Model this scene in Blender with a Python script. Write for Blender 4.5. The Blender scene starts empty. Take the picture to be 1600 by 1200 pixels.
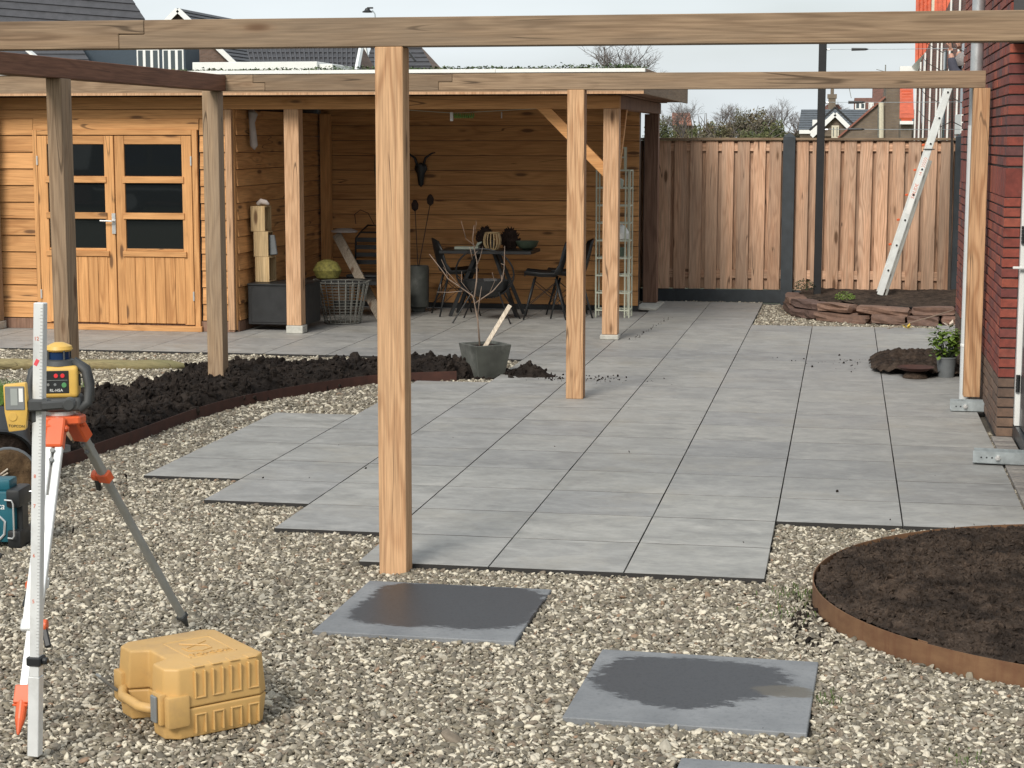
import bpy, bmesh, math, random
import numpy as np
from mathutils import Vector, Matrix, Euler
random.seed(7); RNG = np.random.default_rng(7)
PI = math.pi
S = bpy.context.scene
COL = S.collection

# ------------------------------------------------------------------ camera
F_PX, CAM_H, YAW, PITCH, ROLL = 2849.5, 1.851, 0.18015, 0.13328, 0.00077
def cam_axes():
    f = Vector((-math.sin(YAW)*math.cos(PITCH), math.cos(YAW)*math.cos(PITCH), -math.sin(PITCH)))
    r = Vector((math.cos(YAW), math.sin(YAW), 0)); u = r.cross(f)
    return r*math.cos(ROLL)+u*math.sin(ROLL), -r*math.sin(ROLL)+u*math.cos(ROLL), f
AR, AU, AF = cam_axes()
cd = bpy.data.cameras.new('camera'); cam = bpy.data.objects.new('camera', cd); COL.objects.link(cam)
cd.sensor_width = 36; cd.lens = F_PX/1600*36; cd.clip_start = .05; cd.clip_end = 2000
cam.matrix_world = Matrix(((AR.x, AU.x, -AF.x, 0), (AR.y, AU.y, -AF.y, 0), (AR.z, AU.z, -AF.z, CAM_H), (0, 0, 0, 1)))
S.camera = cam
def at(x, y, Y):
    d = AR*((x-800)/F_PX)-AU*((y-600)/F_PX)+AF
    return Vector((0, 0, CAM_H))+d*(Y/d.y)
def project(X, Y, Z):
    v = np.stack([X, Y, Z-CAM_H], -1)
    a, b, c = v@np.array(AR), v@np.array(AU), v@np.array(AF)
    return 800+F_PX*a/c, 600-F_PX*b/c

# ------------------------------------------------------------------ world, sun, exposure
w = bpy.data.worlds.new('World'); S.world = w; w.use_nodes = True
nt = w.node_tree; nt.nodes.clear(); N = nt.nodes.new; L = nt.links.new
SUN_EL, SUN_AZ = math.radians(37), math.radians(194)      # azimuth clockwise from +Y: behind the camera, to its left
sky = N('ShaderNodeTexSky'); sky.sky_type = 'NISHITA'; sky.sun_disc = False
sky.sun_elevation = SUN_EL; sky.sun_rotation = SUN_AZ; sky.air_density = 1.2; sky.dust_density = 3
tc = N('ShaderNodeTexCoord'); mp = N('ShaderNodeMapping'); mp.inputs['Scale'].default_value = (1.5, 1.5, 7)
nz = N('ShaderNodeTexNoise'); nz.inputs['Scale'].default_value = 1.6; nz.inputs['Detail'].default_value = 5; nz.inputs['Roughness'].default_value = .5
rp = N('ShaderNodeMapRange'); rp.inputs[1].default_value = .3; rp.inputs[2].default_value = .7; rp.inputs[3].default_value = .60; rp.inputs[4].default_value = .98
mx = N('ShaderNodeMix'); mx.data_type = 'RGBA'; mx.inputs[7].default_value = (9.0, 9.7, 10.1, 1)
bg = N('ShaderNodeBackground'); bg.inputs['Strength'].default_value = .078; out = N('ShaderNodeOutputWorld')
L(tc.outputs['Generated'], mp.inputs[0]); L(mp.outputs[0], nz.inputs[0]); L(nz.outputs[0], rp.inputs[0]); L(rp.outputs[0], mx.inputs[0])
L(sky.outputs[0], mx.inputs[6]); L(mx.outputs[2], bg.inputs[0]); L(bg.outputs[0], out.inputs[0])
sd = bpy.data.lights.new('sun', 'SUN'); sd.energy = 2.3; sd.angle = math.radians(20); sd.color = (1, .95, .87)
so = bpy.data.objects.new('sun', sd); COL.objects.link(so)
sdir = Vector((math.sin(SUN_AZ)*math.cos(SUN_EL), math.cos(SUN_AZ)*math.cos(SUN_EL), math.sin(SUN_EL)))
so.rotation_euler = sdir.to_track_quat('Z', 'Y').to_euler(); so.location = (-5, -5, 9)
S.render.engine = 'CYCLES'
S.view_settings.view_transform = 'Standard'; S.view_settings.look = 'None'
S.cycles.diffuse_bounces = 2
S.view_settings.exposure = 0.40; S.view_settings.gamma = 1

# ------------------------------------------------------------------ object helpers
WL = {}
def tag(o, label=None, cat=None, group=None, kind=None):
    if label: o['label'] = label
    if cat: o['category'] = cat
    if group: o['group'] = group
    if kind: o['kind'] = kind
    return o
def empty(name, loc=(0, 0, 0), label=None, cat=None, group=None, kind=None, parent=None):
    o = bpy.data.objects.new(name, None); COL.objects.link(o); o.empty_display_size = .1
    WL[o] = Vector(loc); o.location = loc
    if parent: o.parent = parent; o.location = WL[o]-WL[parent]
    return tag(o, label, cat, group, kind)
def link(name, me, loc=(0, 0, 0), parent=None, rot=None, kind=None):
    o = bpy.data.objects.new(name, me); COL.objects.link(o)
    WL[o] = Vector(loc); o.location = WL[o]
    if rot is not None: o.rotation_euler = rot
    if parent: o.parent = parent; o.location = WL[o]-WL[parent]
    if kind: o['kind'] = kind
    return o
class MB:
    """collects shapes, then becomes one mesh object"""
    def __init__(s): s.v = []; s.f = []; s.m = []; s.cm = 0
    def add(s, vs, fs):
        b = len(s.v); s.v += [tuple(v) for v in vs]; s.f += [tuple(b+i for i in f) for f in fs]; s.m += [s.cm]*len(fs); return s
    def box(s, c, d, rot=None):
        x, y, z = d[0]/2, d[1]/2, d[2]/2
        vs = [Vector(p) for p in ((-x,-y,-z),(x,-y,-z),(x,y,-z),(-x,y,-z),(-x,-y,z),(x,-y,z),(x,y,z),(-x,y,z))]
        if rot is not None:
            R = rot if isinstance(rot, Matrix) else Euler(rot).to_matrix(); vs = [R@v for v in vs]
        c = Vector(c); return s.add([v+c for v in vs], [(0,3,2,1),(4,5,6,7),(0,1,5,4),(1,2,6,5),(2,3,7,6),(3,0,4,7)])
    def b(s, x0, x1, y0, y1, z0, z1): return s.box(((x0+x1)/2, (y0+y1)/2, (z0+z1)/2), (x1-x0, y1-y0, z1-z0))
    def bar(s, p0, p1, wd, th, up=(0, 0, 1)):
        p0, p1 = Vector(p0), Vector(p1); z = (p1-p0); l = z.length; z.normalize(); u = Vector(up)
        x = u.cross(z)
        if x.length < 1e-4: x = Vector((1, 0, 0)).cross(z)
        x.normalize(); y = z.cross(x)
        return s.box((p0+p1)/2, (wd, th, l), Matrix((x, y, z)).transposed())
    def tube(s, path, r, n=8, caps=True):
        path = [Vector(p) for p in path]; k = len(path); rs = r if isinstance(r, (list, tuple)) else [r]*k
        vs = []; fs = []; prev = None
        for i, p in enumerate(path):
            t = (path[min(i+1, k-1)]-path[max(i-1, 0)]).normalized()
            if prev is None:
                a = Vector((0, 0, 1)) if abs(t.z) < .9 else Vector((1, 0, 0)); x = t.cross(a).normalized()
            else: x = (prev-t*prev.dot(t)).normalized()
            prev = x; y = t.cross(x)
            for j in range(n):
                an = 2*PI*j/n; vs.append(p+(x*math.cos(an)+y*math.sin(an))*rs[i])
        for i in range(k-1):
            for j in range(n):
                a, b2 = i*n+j, i*n+(j+1)%n; fs.append((a, b2, b2+n, a+n))
        if caps: fs.append(tuple(range(n))[::-1]); fs.append(tuple((k-1)*n+j for j in range(n)))
        return s.add(vs, fs)
    def cyl(s, p0, p1, r0, r1=None, n=16): return s.tube([p0, p1], [r0, r0 if r1 is None else r1], n)
    def lathe(s, prof, c=(0, 0, 0), n=24, sx=1, sy=1):
        c = Vector(c); vs = []; fs = []; k = len(prof)
        for (r, z) in prof:
            for j in range(n):
                a = 2*PI*j/n; vs.append(c+Vector((r*math.cos(a)*sx, r*math.sin(a)*sy, z)))
        for i in range(k-1):
            for j in range(n):
                a, b2 = i*n+j, i*n+(j+1)%n; fs.append((a, b2, b2+n, a+n))
        if prof[0][0] > 1e-5: fs.append(tuple(range(n))[::-1])
        if prof[-1][0] > 1e-5: fs.append(tuple((k-1)*n+j for j in range(n)))
        return s.add(vs, fs)
    def prism(s, poly, d):                      # poly: list of 3-D points, d: extrusion vector
        n = len(poly); p = [Vector(q) for q in poly]; d = Vector(d)
        return s.add(p+[q+d for q in p], [tuple(range(n))[::-1], tuple(range(n, 2*n))]+[(i, (i+1) % n, n+(i+1) % n, n+i) for i in range(n)])
    def build(s, name, mats, parent=None, loc=(0, 0, 0), bevel=0, seg=1, smooth=False, kind=None, rot=None, weld=True, shift=None):
        me = bpy.data.meshes.new(name); org = Vector(loc)
        me.from_pydata([tuple(Vector(v)-(shift or Vector())) for v in s.v] if shift else s.v, [], s.f)
        for m in (mats if isinstance(mats, (list, tuple)) else [mats]): me.materials.append(m)
        if max(s.m, default=0) > 0: me.polygons.foreach_set('material_index', s.m)
        bm = bmesh.new(); bm.from_mesh(me)
        if weld: bmesh.ops.recalc_face_normals(bm, faces=bm.faces)
        if bevel: bmesh.ops.bevel(bm, geom=[e for e in bm.edges if len(e.link_faces) == 2 and e.calc_face_angle(0) > .5], offset=bevel, segments=seg, affect='EDGES', profile=.6)
        bm.to_mesh(me); bm.free()
        if smooth:
            me.polygons.foreach_set('use_smooth', [True]*len(me.polygons))
            if smooth != 'all': me.set_sharp_from_angle(angle=math.radians(38))
        return link(name, me, loc, parent, rot, kind)
_cache = {}
def boxo(name, c, d, mat, parent=None, rot=None, bevel=.003, kind=None):
    key = (round(d[0], 3), round(d[1], 3), round(d[2], 3), mat.name, bevel)
    if key not in _cache:
        bm = bmesh.new(); bmesh.ops.create_cube(bm, size=1); bmesh.ops.scale(bm, vec=d, verts=bm.verts)
        if bevel: bmesh.ops.bevel(bm, geom=bm.edges[:], offset=bevel, segments=1, affect='EDGES')
        me = bpy.data.meshes.new(name); bm.to_mesh(me); bm.free(); me.materials.append(mat); _cache[key] = me
    return link(name, _cache[key], c, parent, rot, kind)
def bx(name, x0, x1, y0, y1, z0, z1, mat, parent=None, bevel=.003, rot=None, kind=None):
    return boxo(name, ((x0+x1)/2, (y0+y1)/2, (z0+z1)/2), (x1-x0, y1-y0, z1-z0), mat, parent, rot, bevel, kind)
def children(o): return [c for c in bpy.data.objects if c.parent == o]
def text(name, s, size, loc, mat, parent, rot=(0, 0, 0), ext=.0005, shear=0, spacing=1):
    cu = bpy.data.curves.new(name, 'FONT'); cu.body = s; cu.size = size; cu.extrude = ext; cu.align_x = 'CENTER'; cu.align_y = 'CENTER'; cu.shear = shear; cu.space_character = spacing; cu.resolution_u = 2
    t = bpy.data.objects.new('tmp', cu); COL.objects.link(t); bpy.context.view_layer.update()
    me = bpy.data.meshes.new_from_object(t.evaluated_get(bpy.context.evaluated_depsgraph_get())); bpy.data.objects.remove(t)
    me.materials.clear(); me.materials.append(mat)
    return link(name, me, loc, parent, rot)
# value noise in numpy
def vnoise(x, y, seed=0):
    xi, yi = np.floor(x).astype(np.int64), np.floor(y).astype(np.int64); fx, fy = x-xi, y-yi
    def h(a, b):
        n = (a*374761393+b*668265263+seed*974711) & 0x7fffffff; n = ((n ^ (n >> 13))*1274126177) & 0x7fffffff
        return ((n ^ (n >> 16)) & 0xffff)/65535.
    u, v = fx*fx*(3-2*fx), fy*fy*(3-2*fy)
    return (h(xi, yi)*(1-u)+h(xi+1, yi)*u)*(1-v)+(h(xi, yi+1)*(1-u)+h(xi+1, yi+1)*u)*v
def fbm(x, y, o=4, seed=0):
    r = 0; a = 1; t = 0
    for i in range(o): r = r+a*vnoise(x*2**i, y*2**i, seed+i*17); t += a; a *= .55
    return r/t
def inpoly(X, Y, poly):
    r = np.zeros(X.shape, bool); n = len(poly); j = n-1
    for i in range(n):
        xi, yi = poly[i]; xj, yj = poly[j]
        if yi != yj: r ^= ((yi > Y) != (yj > Y)) & (X < (xj-xi)*(Y-yi)/(yj-yi)+xi)
        j = i
    return r
def dpoly(X, Y, poly):
    d = np.full(X.shape, 1e9); n = len(poly)
    for i in range(n):
        ax, ay = poly[i]; bx_, by = poly[(i+1) % n]; dx, dy = bx_-ax, by-ay
        t = np.clip(((X-ax)*dx+(Y-ay)*dy)/(dx*dx+dy*dy+1e-12), 0, 1); d = np.minimum(d, np.hypot(X-ax-t*dx, Y-ay-t*dy))
    return d

# ------------------------------------------------------------------ materials
class NT:
    def __init__(s, name):
        s.mat = bpy.data.materials.new(name); s.mat.use_nodes = True; s.t = s.mat.node_tree; s.p = s.t.nodes['Principled BSDF']
    def n(s, typ, **kw):
        nd = s.t.nodes.new('ShaderNode'+typ)
        for k, v in kw.items():
            if k in ('i',):
                for a, b in v.items(): s.set(nd.inputs[a], b)
            else: setattr(nd, k, v)
        return nd
    def set(s, sock, v):
        if hasattr(v, 'is_output') or isinstance(v, bpy.types.NodeSocket): s.t.links.new(v, sock)
        else: sock.default_value = v
    def math(s, op, a, b=0, c=0): return s.n('Math', operation=op, i={0: a, 1: b, 2: c}).outputs[0]
    def mix(s, f, a, b): 
        m = s.n('Mix', data_type='RGBA', i={0: f, 6: a, 7: b}); return m.outputs[2]
    def mul(s, f, a, b):
        m = s.n('Mix', data_type='RGBA', blend_type='MULTIPLY', i={0: f, 6: a, 7: b}); return m.outputs[2]
    def rng(s, v, a, b, c=0, d=1): return s.n('MapRange', i={0: v, 1: a, 2: b, 3: c, 4: d}).outputs[0]
    def noise(s, vec, sc, det=4, rough=.5, dist=0): 
        n = s.n('TexNoise', i={'Scale': sc, 'Detail': det, 'Roughness': rough, 'Distortion': dist}); s.set(n.inputs['Vector'], vec); return n.outputs[0]
    def obj(s, rnd=True):
        tc = s.n('TexCoord').outputs['Object']
        if not rnd: return tc, None
        r = s.n('ObjectInfo').outputs['Random']
        off = s.n('CombineXYZ', i={0: s.math('MULTIPLY', r, 37.), 1: s.math('MULTIPLY', r, 91.), 2: s.math('MULTIPLY', r, 53.)}).outputs[0]
        return s.n('VectorMath', operation='ADD', i={0: tc, 1: off}).outputs[0], r
    def vscale(s, v, sc): return s.n('VectorMath', operation='MULTIPLY', i={0: v, 1: sc}).outputs[0]
    def bump(s, h, st=.3, d=.002): s.set(s.p.inputs['Normal'], s.n('Bump', i={'Strength': st, 'Distance': d, 'Height': h}).outputs[0])
def C(r, g, b): return (r, g, b, 1)
def plain(name, col, rough=.6, metal=0, var=.12, sc=12, bump=.0, dirt=None):
    t = NT(name); v, r = t.obj(); n = t.noise(v, sc, 5, .6)
    c = t.mul(1, C(*col), t.mix(t.rng(n, .3, .7), C(1-var, 1-var, 1-var), C(1+var, 1+var, 1+var)))
    if dirt: c = t.mix(t.rng(t.noise(v, sc*.6, 8, .7), .5, .72, 0, dirt[1]), c, C(*dirt[0]))
    t.set(t.p.inputs['Base Color'], c); t.set(t.p.inputs['Roughness'], t.rng(n, .2, .8, max(rough-.08, 0), min(rough+.08, 1))); t.p.inputs['Metallic'].default_value = metal
    if bump: t.bump(t.noise(v, sc*8, 4, .6), bump)
    return t.mat
def wood(name, early, late, axis='X', ring=13, rough=.75, knots=.55, tone=.18, grey=None, fig=6.5, streak=.5, knotcol=(.10, .05, .025)):
    t = NT(name); v, r = t.obj()
    ln = {'X': (.1, 1, 1), 'Y': (1, .1, 1), 'Z': (1, 1, .1)}[axis]
    kv = t.vscale(v, {'X': (1.9, 7, 7), 'Y': (7, 1.9, 7), 'Z': (7, 7, 1.9)}[axis])
    vo = t.n('TexVoronoi', i={'Scale': 1.0, 'Randomness': .9}); t.set(vo.inputs['Vector'], kv)
    pick = t.math('GREATER_THAN', t.n('SeparateColor', i={0: vo.outputs['Color']}).outputs[0], 1-knots)
    kd = vo.outputs['Distance']; near = t.math('MULTIPLY', t.rng(kd, .5, .0), pick); core = t.math('MULTIPLY', t.rng(kd, .16, .10), pick)
    m = t.vscale(v, ln)
    n1 = t.noise(m, fig, 2, .45, .3)
    ph = t.math('ADD', t.math('MULTIPLY', n1, ring*6.283), t.math('MULTIPLY', t.math('POWER', near, 2.0), 9))
    rings = t.math('POWER', t.math('ADD', t.math('MULTIPLY', t.math('SINE', ph), .5), .5), 2.2)
    fine = t.noise(t.vscale(v, tuple(.03*120 if q < 1 else 120 for q in ln)), 1, 3, .6)
    blot = t.noise(m, 3., 3, .5)
    amp = t.rng(t.noise(m, 2.2, 2), .35, .65, .22, .72)
    c = t.mix(t.math('MULTIPLY', rings, amp), C(*early), C(*late))
    c = t.mul(streak, c, t.mix(t.rng(fine, .35, .65), C(.45, .42, .4), C(1.25, 1.25, 1.25)))
    c = t.mul(1, c, t.mix(t.rng(blot, .3, .7), C(1-tone, 1-tone, 1-tone), C(1+tone*.7, 1+tone*.7, 1+tone*.7)))
    c = t.mul(1, c, t.mix(r, C(1-tone, 1-tone*1.1, 1-tone*1.15), C(1+tone*.8, 1+tone*.8, 1+tone*.8)))
    if grey: c = t.mix(t.rng(t.noise(m, 5, 5, .65), .4, .7, 0, grey[1]), c, C(*grey[0]))
    c = t.mix(t.math('MULTIPLY', t.rng(near, .55, 1.), .6), c, C(knotcol[0]*2.2, knotcol[1]*2.2, knotcol[2]*2)); c = t.mix(t.math('MULTIPLY', core, .75), c, C(*knotcol))
    ck = t.noise(t.vscale(v, tuple(.35 if q < 1 else 9 for q in ln)), 1, 1, .4); crack = t.math('MULTIPLY', t.rng(t.math('ABSOLUTE', t.math('SUBTRACT', ck, .5)), .006, .002), t.rng(t.noise(v, 2.3, 1), .48, .55))
    c = t.mix(t.math('MULTIPLY', crack, .7), c, C(.04, .025, .015))
    t.set(t.p.inputs['Base Color'], c); t.p.inputs['Roughness'].default_value = rough; t.p.inputs['Specular IOR Level'].default_value = .3
    t.bump(t.math('SUBTRACT', fine, t.math('MULTIPLY', rings, .5)), .35, .0015)
    return t.mat
M = {}
for ax in 'XYZ':
    M['post'+ax] = wood('larch_post_'+ax, (.60, .37, .205), (.34, .165, .075), ax, 12, knots=.75, tone=.12)
    M['beam'+ax] = wood('weathered_beam_'+ax, (.31, .215, .135), (.175, .11, .065), ax, 11, grey=((.21, .165, .12), .6), tone=.14, knots=.6)
    M['shed'+ax] = wood('larch_siding_'+ax, (.64, .335, .135), (.44, .205, .075), ax, 6, knots=.8, tone=.12, streak=.35)
    M['fence'+ax] = wood('fence_larch_'+ax, (.62, .385, .25), (.37, .185, .105), ax, 14, knots=.6, tone=.26, grey=((.46, .37, .29), .45), fig=6)
M['postgrey'] = wood('greyed_post', (.36, .25, .155), (.22, .14, .08), 'Z', 10, knots=.6, grey=((.25, .20, .15), .6), tone=.1)
M['shedpost'] = wood('shed_post_wood', (.58, .36, .21), (.39, .215, .11), 'Z', 9, knots=.7, tone=.1)
M['sideboard'] = wood('shaded_red_beam', (.21, .10, .06), (.11, .05, .03), 'Y', 9, knots=.6, tone=.25)  # same timber as other beams, shade of its sunless face put into the colour
M['farpost'] = wood('brown_post', (.27, .16, .11), (.18, .10, .07), 'Z', 8, tone=.1)
M['log'] = wood('stake_wood', (.30, .24, .12), (.16, .12, .06), 'X', 9, grey=((.16, .16, .08), .7), knots=.3)
M['crate'] = wood('crate_pine', (.60, .45, .25), (.46, .31, .15), 'Z', 8, knots=.2)
M['plank'] = wood('rough_grey_plank', (.33, .28, .22), (.22, .18, .14), 'Z', 8)
M['batten'] = wood('pale_batten', (.66, .58, .47), (.52, .43, .32), 'Z', 7, knots=.1)
def tile_mat():
    t = NT('grey_ceramic_tile'); v, r = t.obj()
    a = t.noise(t.vscale(v, (1.0, 1.9, 1)), 3.0, 8, .66, .9); b = t.noise(v, 7, 6, .65); c3 = t.noise(t.vscale(v, (1, 2.5, 1)), 22, 4, .6)
    c = t.mix(t.rng(a, .32, .68), C(.235, .232, .221), C(.365, .36, .345)); c = t.mix(t.rng(b, .48, .72, 0, .6), c, C(.42, .41, .385))
    c = t.mul(.6, c, t.mix(t.rng(c3, .3, .7), C(.78, .78, .78), C(1.12, 1.12, 1.12)))
    c = t.mul(1, c, t.mix(r, C(.92, .92, .93), C(1.07, 1.06, 1.03)))
    tw = t.n('NewGeometry').outputs['Position']
    c = t.mix(t.rng(t.noise(tw, 1.3, 8, .72), .52, .74, 0, .4), c, C(.36, .32, .25)); c = t.mix(t.rng(t.noise(tw, 2.1, 8, .75), .57, .7, 0, .3), c, C(.15, .145, .135))
    c = t.mix(t.rng(t.noise(tw, 38, 2, .5), .74, .8, 0, .7), c, C(.1, .085, .07))
    t.set(t.p.inputs['Base Color'], c); t.set(t.p.inputs['Roughness'], t.rng(a, .3, .7, .5, .68)); t.p.inputs['Specular IOR Level'].default_value = .42
    t.bump(t.noise(v, 160, 3, .5), .08, .001); return t.mat
M['tile'] = tile_mat()
M['sub'] = plain('dark_joint_sand', (.03, .028, .026), .9, bump=.3)
def step_mat(name, mode):
    t = NT(name); v, _ = t.obj(False); sx = t.n('SeparateXYZ', i={0: v}); x, y = sx.outputs[0], sx.outputs[1]
    n = t.math('ADD', t.math('MULTIPLY', t.math('SUBTRACT', t.noise(v, 5, 3, .5), .5), .7), t.math('MULTIPLY', t.math('SUBTRACT', t.noise(t.vscale(v, (.6, 1.6, 1)), 26, 9, .8), .5), 1.9))
    def ell(cx, cy, a, b, p=2.6):
        u = t.math('POWER', t.math('ABSOLUTE', t.math('DIVIDE', t.math('SUBTRACT', x, cx), a)), p); q = t.math('POWER', t.math('ABSOLUTE', t.math('DIVIDE', t.math('SUBTRACT', y, cy), b)), p)
        return t.math('ADD', t.math('ADD', u, q), t.math('MULTIPLY', n, 1.5))
    g = t.noise(v, 3, 6, .6); dry = t.mix(t.rng(g, .3, .7), C(.155, .162, .17), C(.26, .266, .272)); dry = t.mix(t.rng(t.noise(v, 60, 4, .7), .5, .7, 0, .4), dry, C(.10, .108, .12))
    sp = t.noise(v, 110, 2, .6); wetc = t.mix(t.rng(sp, .5, .66, 0, .65), C(.036, .036, .039), C(.009, .009, .010))
    parts = {1: [(.04, .07, .36, .335, 4.6)], 2: [(-.04, .11, .335, .235, 2.8), (-.04, -.08, .21, .15, 2)], 3: [(.1, -.1, .28, .25, 2.5)]}[mode]
    fac = None
    for e in parts:
        m = t.rng(ell(*e), .97, 1.03, 1, 0); fac = m if fac is None else t.math('MAXIMUM', fac, m)
    halo = t.rng(ell(*parts[0]), 1.0, 1.5, .35, 0); dry = t.mix(halo, dry, C(.10, .105, .112))
    spot = t.math('MULTIPLY', t.rng(t.noise(t.vscale(v, (.8, 1.3, 1)), 34, 3, .6), .66, .70), t.rng(ell(*parts[0]), 1.0, 2.2, 1, 0)); fac = t.math('MAXIMUM', fac, t.math('MULTIPLY', spot, .8))
    c = t.mix(fac, dry, wetc)
    if mode == 2:
        c = t.mix(t.math('MULTIPLY', t.rng(ell(.30, .02, .11, .075, 2), .7, 1.1, 1, 0), .7), c, C(.105, .088, .06))
    t.set(t.p.inputs['Base Color'], c); t.set(t.p.inputs['Roughness'], t.math('SUBTRACT', .72, t.math('MULTIPLY', fac, .3)))
    t.bump(sp, .12, .001); return t.mat
def stone_mat():
    t = NT('gravel_pebble'); oi = t.n('ObjectInfo').outputs['Random']; tc = t.n('TexCoord').outputs['Object']
    cr = t.n('ValToRGB'); t.set(cr.inputs[0], oi); e = cr.color_ramp; e.interpolation = 'CONSTANT'
    cols = [(0, (.52, .49, .43)), (.10, (.30, .27, .215)), (.26, (.82, .77, .66)), (.36, (.21, .19, .155)), (.50, (.42, .385, .32)), (.60, (.18, .165, .14)), (.72, (.30, .27, .23)), (.82, (.74, .69, .60)), (.90, (.26, .22, .18)), (.985, (.36, .25, .18))]
    while len(e.elements) < len(cols): e.elements.new(.5)
    for el, (p, c) in zip(e.elements, cols): el.position = p; el.color = C(*c)
    n = t.noise(tc, 2.2, 5, .6); c = t.mul(.8, cr.outputs[0], t.mix(t.rng(n, .3, .7), C(.46, .43, .37), C(.92, .88, .79)))
    t.set(t.p.inputs['Base Color'], c); t.p.inputs['Roughness'].default_value = .7; t.p.inputs['Specular IOR Level'].default_value = .35; return t.mat
M['pebble'] = stone_mat()
def ground_gravel():
    t = NT('gravel_bed'); p = t.n('NewGeometry').outputs['Position']; vo = t.n('TexVoronoi', i={'Scale': 60.}); t.set(vo.inputs['Vector'], p)
    c = t.mix(vo.outputs['Distance'], C(.13, .11, .085), C(.04, .034, .026)); c = t.mul(.6, c, t.mix(t.rng(t.noise(p, 2, 4), .3, .7), C(.7, .7, .7), C(1.2, 1.2, 1.2)))
    t.set(t.p.inputs['Base Color'], c); t.p.inputs['Roughness'].default_value = .95; t.bump(vo.outputs['Distance'], .8, .01); return t.mat
M['bed'] = ground_gravel()
def soil_mat(name, a, b, crumb):
    t = NT(name); p = t.n('NewGeometry').outputs['Position']; n = t.noise(p, 14, 9, .7); n2 = t.noise(p, 70, 5, .7)
    c = t.mix(t.rng(n, .3, .7), C(*a), C(*b)); c = t.mix(t.rng(n2, .55, .72, 0, .75), c, C(*crumb)); c = t.mul(.7, c, t.mix(t.rng(t.noise(p, 3.5, 5, .7), .38, .62), C(.45, .45, .47), C(1.5, 1.45, 1.4)))
    t.set(t.p.inputs['Base Color'], c); t.p.inputs['Roughness'].default_value = .95; t.p.inputs['Specular IOR Level'].default_value = .15
    t.bump(t.math('ADD', n2, t.math('MULTIPLY', n, 1.5)), .9, .012); return t.mat
M['soil'] = soil_mat('dark_clay_soil', (.014, .011, .009), (.034, .027, .023), (.06, .048, .04))
M['peat'] = soil_mat('brown_peat_soil', (.030, .022, .017), (.080, .058, .044), (.15, .115, .09))
def corten():
    t = NT('corten_steel'); v, _ = t.obj(False); n = t.noise(t.vscale(v, (1, 1, 2.)), 7, 7, .65); n2 = t.noise(t.vscale(v, (6, 6, .7)), 5, 5, .6)
    c = t.mix(t.rng(n, .3, .7), C(.13, .06, .028), C(.22, .12, .058)); c = t.mix(t.rng(n2, .5, .75, 0, .6), c, C(.13, .05, .024))
    t.set(t.p.inputs['Base Color'], c); t.p.inputs['Roughness'].default_value = .8; t.bump(n, .3, .002); return t.mat
M['corten'] = corten()
M['cortendark'] = plain('old_corten_steel', (.065, .026, .018), .85, var=.3, dirt=((.04, .02, .015), .8), bump=.3)
def brick_mat(name, tones, rough=.8):
    t = NT(name); v, r = t.obj(); cr = t.n('ValToRGB'); t.set(cr.inputs[0], r); e = cr.color_ramp; e.interpolation = 'LINEAR'
    while len(e.elements) < len(tones): e.elements.new(.5)
    for k, (el, c) in enumerate(zip(e.elements, tones)): el.position = k/(len(tones)-1); el.color = C(*c)
    n = t.noise(v, 26, 6, .65); c = t.mul(.75, cr.outputs[0], t.mix(t.rng(n, .3, .7), C(.6, .6, .62), C(1.3, 1.25, 1.2)))
    c = t.mix(t.rng(t.noise(v, 11, 5, .7), .62, .8, 0, .3), c, C(.34, .24, .20))
    t.set(t.p.inputs['Base Color'], c); t.p.inputs['Roughness'].default_value = rough; t.bump(n, .5, .003); return t.mat
M['brick'] = brick_mat('red_brick', [(.17, .038, .028), (.27, .062, .04), (.13, .038, .036), (.33, .085, .05), (.21, .048, .035), (.11, .05, .05)])
M['plinth'] = brick_mat('brown_brick', [(.16, .10, .07), (.12, .08, .06), (.20, .13, .09)])
M['mortar'] = plain('dark_mortar', (.085, .075, .07), .95, var=.2, sc=30, bump=.3)
M['paver'] = brick_mat('greybrown_clinker', [(.22, .205, .19), (.29, .27, .245), (.17, .155, .145)])
M['fieldstone'] = brick_mat('red_quarry_stone', [(.17, .095, .07), (.24, .145, .10), (.11, .07, .06), (.20, .12, .085)])
M['white'] = plain('white_paint', (.80, .80, .77), .35, var=.03)
M['fascia'] = plain('white_trim', (.82, .82, .78), .5, var=.04)
M['anthracite'] = plain('anthracite_paint', (.035, .043, .05), .35, var=.08)
M['black'] = plain('black_plastic', (.016, .017, .018), .45, var=.2)
M['blackmetal'] = plain('black_metal', (.008, .008, .009), .5, 0, var=.2)
M['rubber'] = plain('rubber_grip', (.05, .052, .052), .6, var=.2)
M['greyplast'] = plain('grey_plastic', (.19, .20, .20), .55, var=.12, dirt=((.3, .27, .22), .4))
M['alu'] = plain('aluminium', (.72, .72, .71), .38, .75, var=.08, sc=9, dirt=((.42, .40, .37), .5))
M['aluwhite'] = plain('pale_aluminium', (.74, .75, .74), .45, .25, var=.06, sc=9, dirt=((.42, .41, .38), .6))
M['ladder'] = plain('ladder_aluminium', (.74, .76, .74), .45, .2, var=.08, dirt=((.5, .48, .42), .4))
M['alugrey'] = plain('grey_aluminium_tube', (.36, .36, .335), .5, .35, var=.1, dirt=((.4, .37, .3), .5))
M['zinc'] = plain('zinc', (.50, .52, .53), .38, .6, var=.1)
M['pvc'] = plain('grey_pvc', (.60, .61, .60), .4, var=.05)
M['galv'] = plain('galvanised_steel', (.42, .46, .47), .42, .55, var=.18, sc=20)
M['orange'] = plain('orange_plastic', (.72, .12, .035), .42, var=.1, dirt=((.35, .10, .05), .4))
M['yellow'] = plain('yellow_plastic', (.68, .42, .09), .45, var=.08, sc=10, dirt=((.42, .28, .12), .45), bump=.05)
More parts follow.
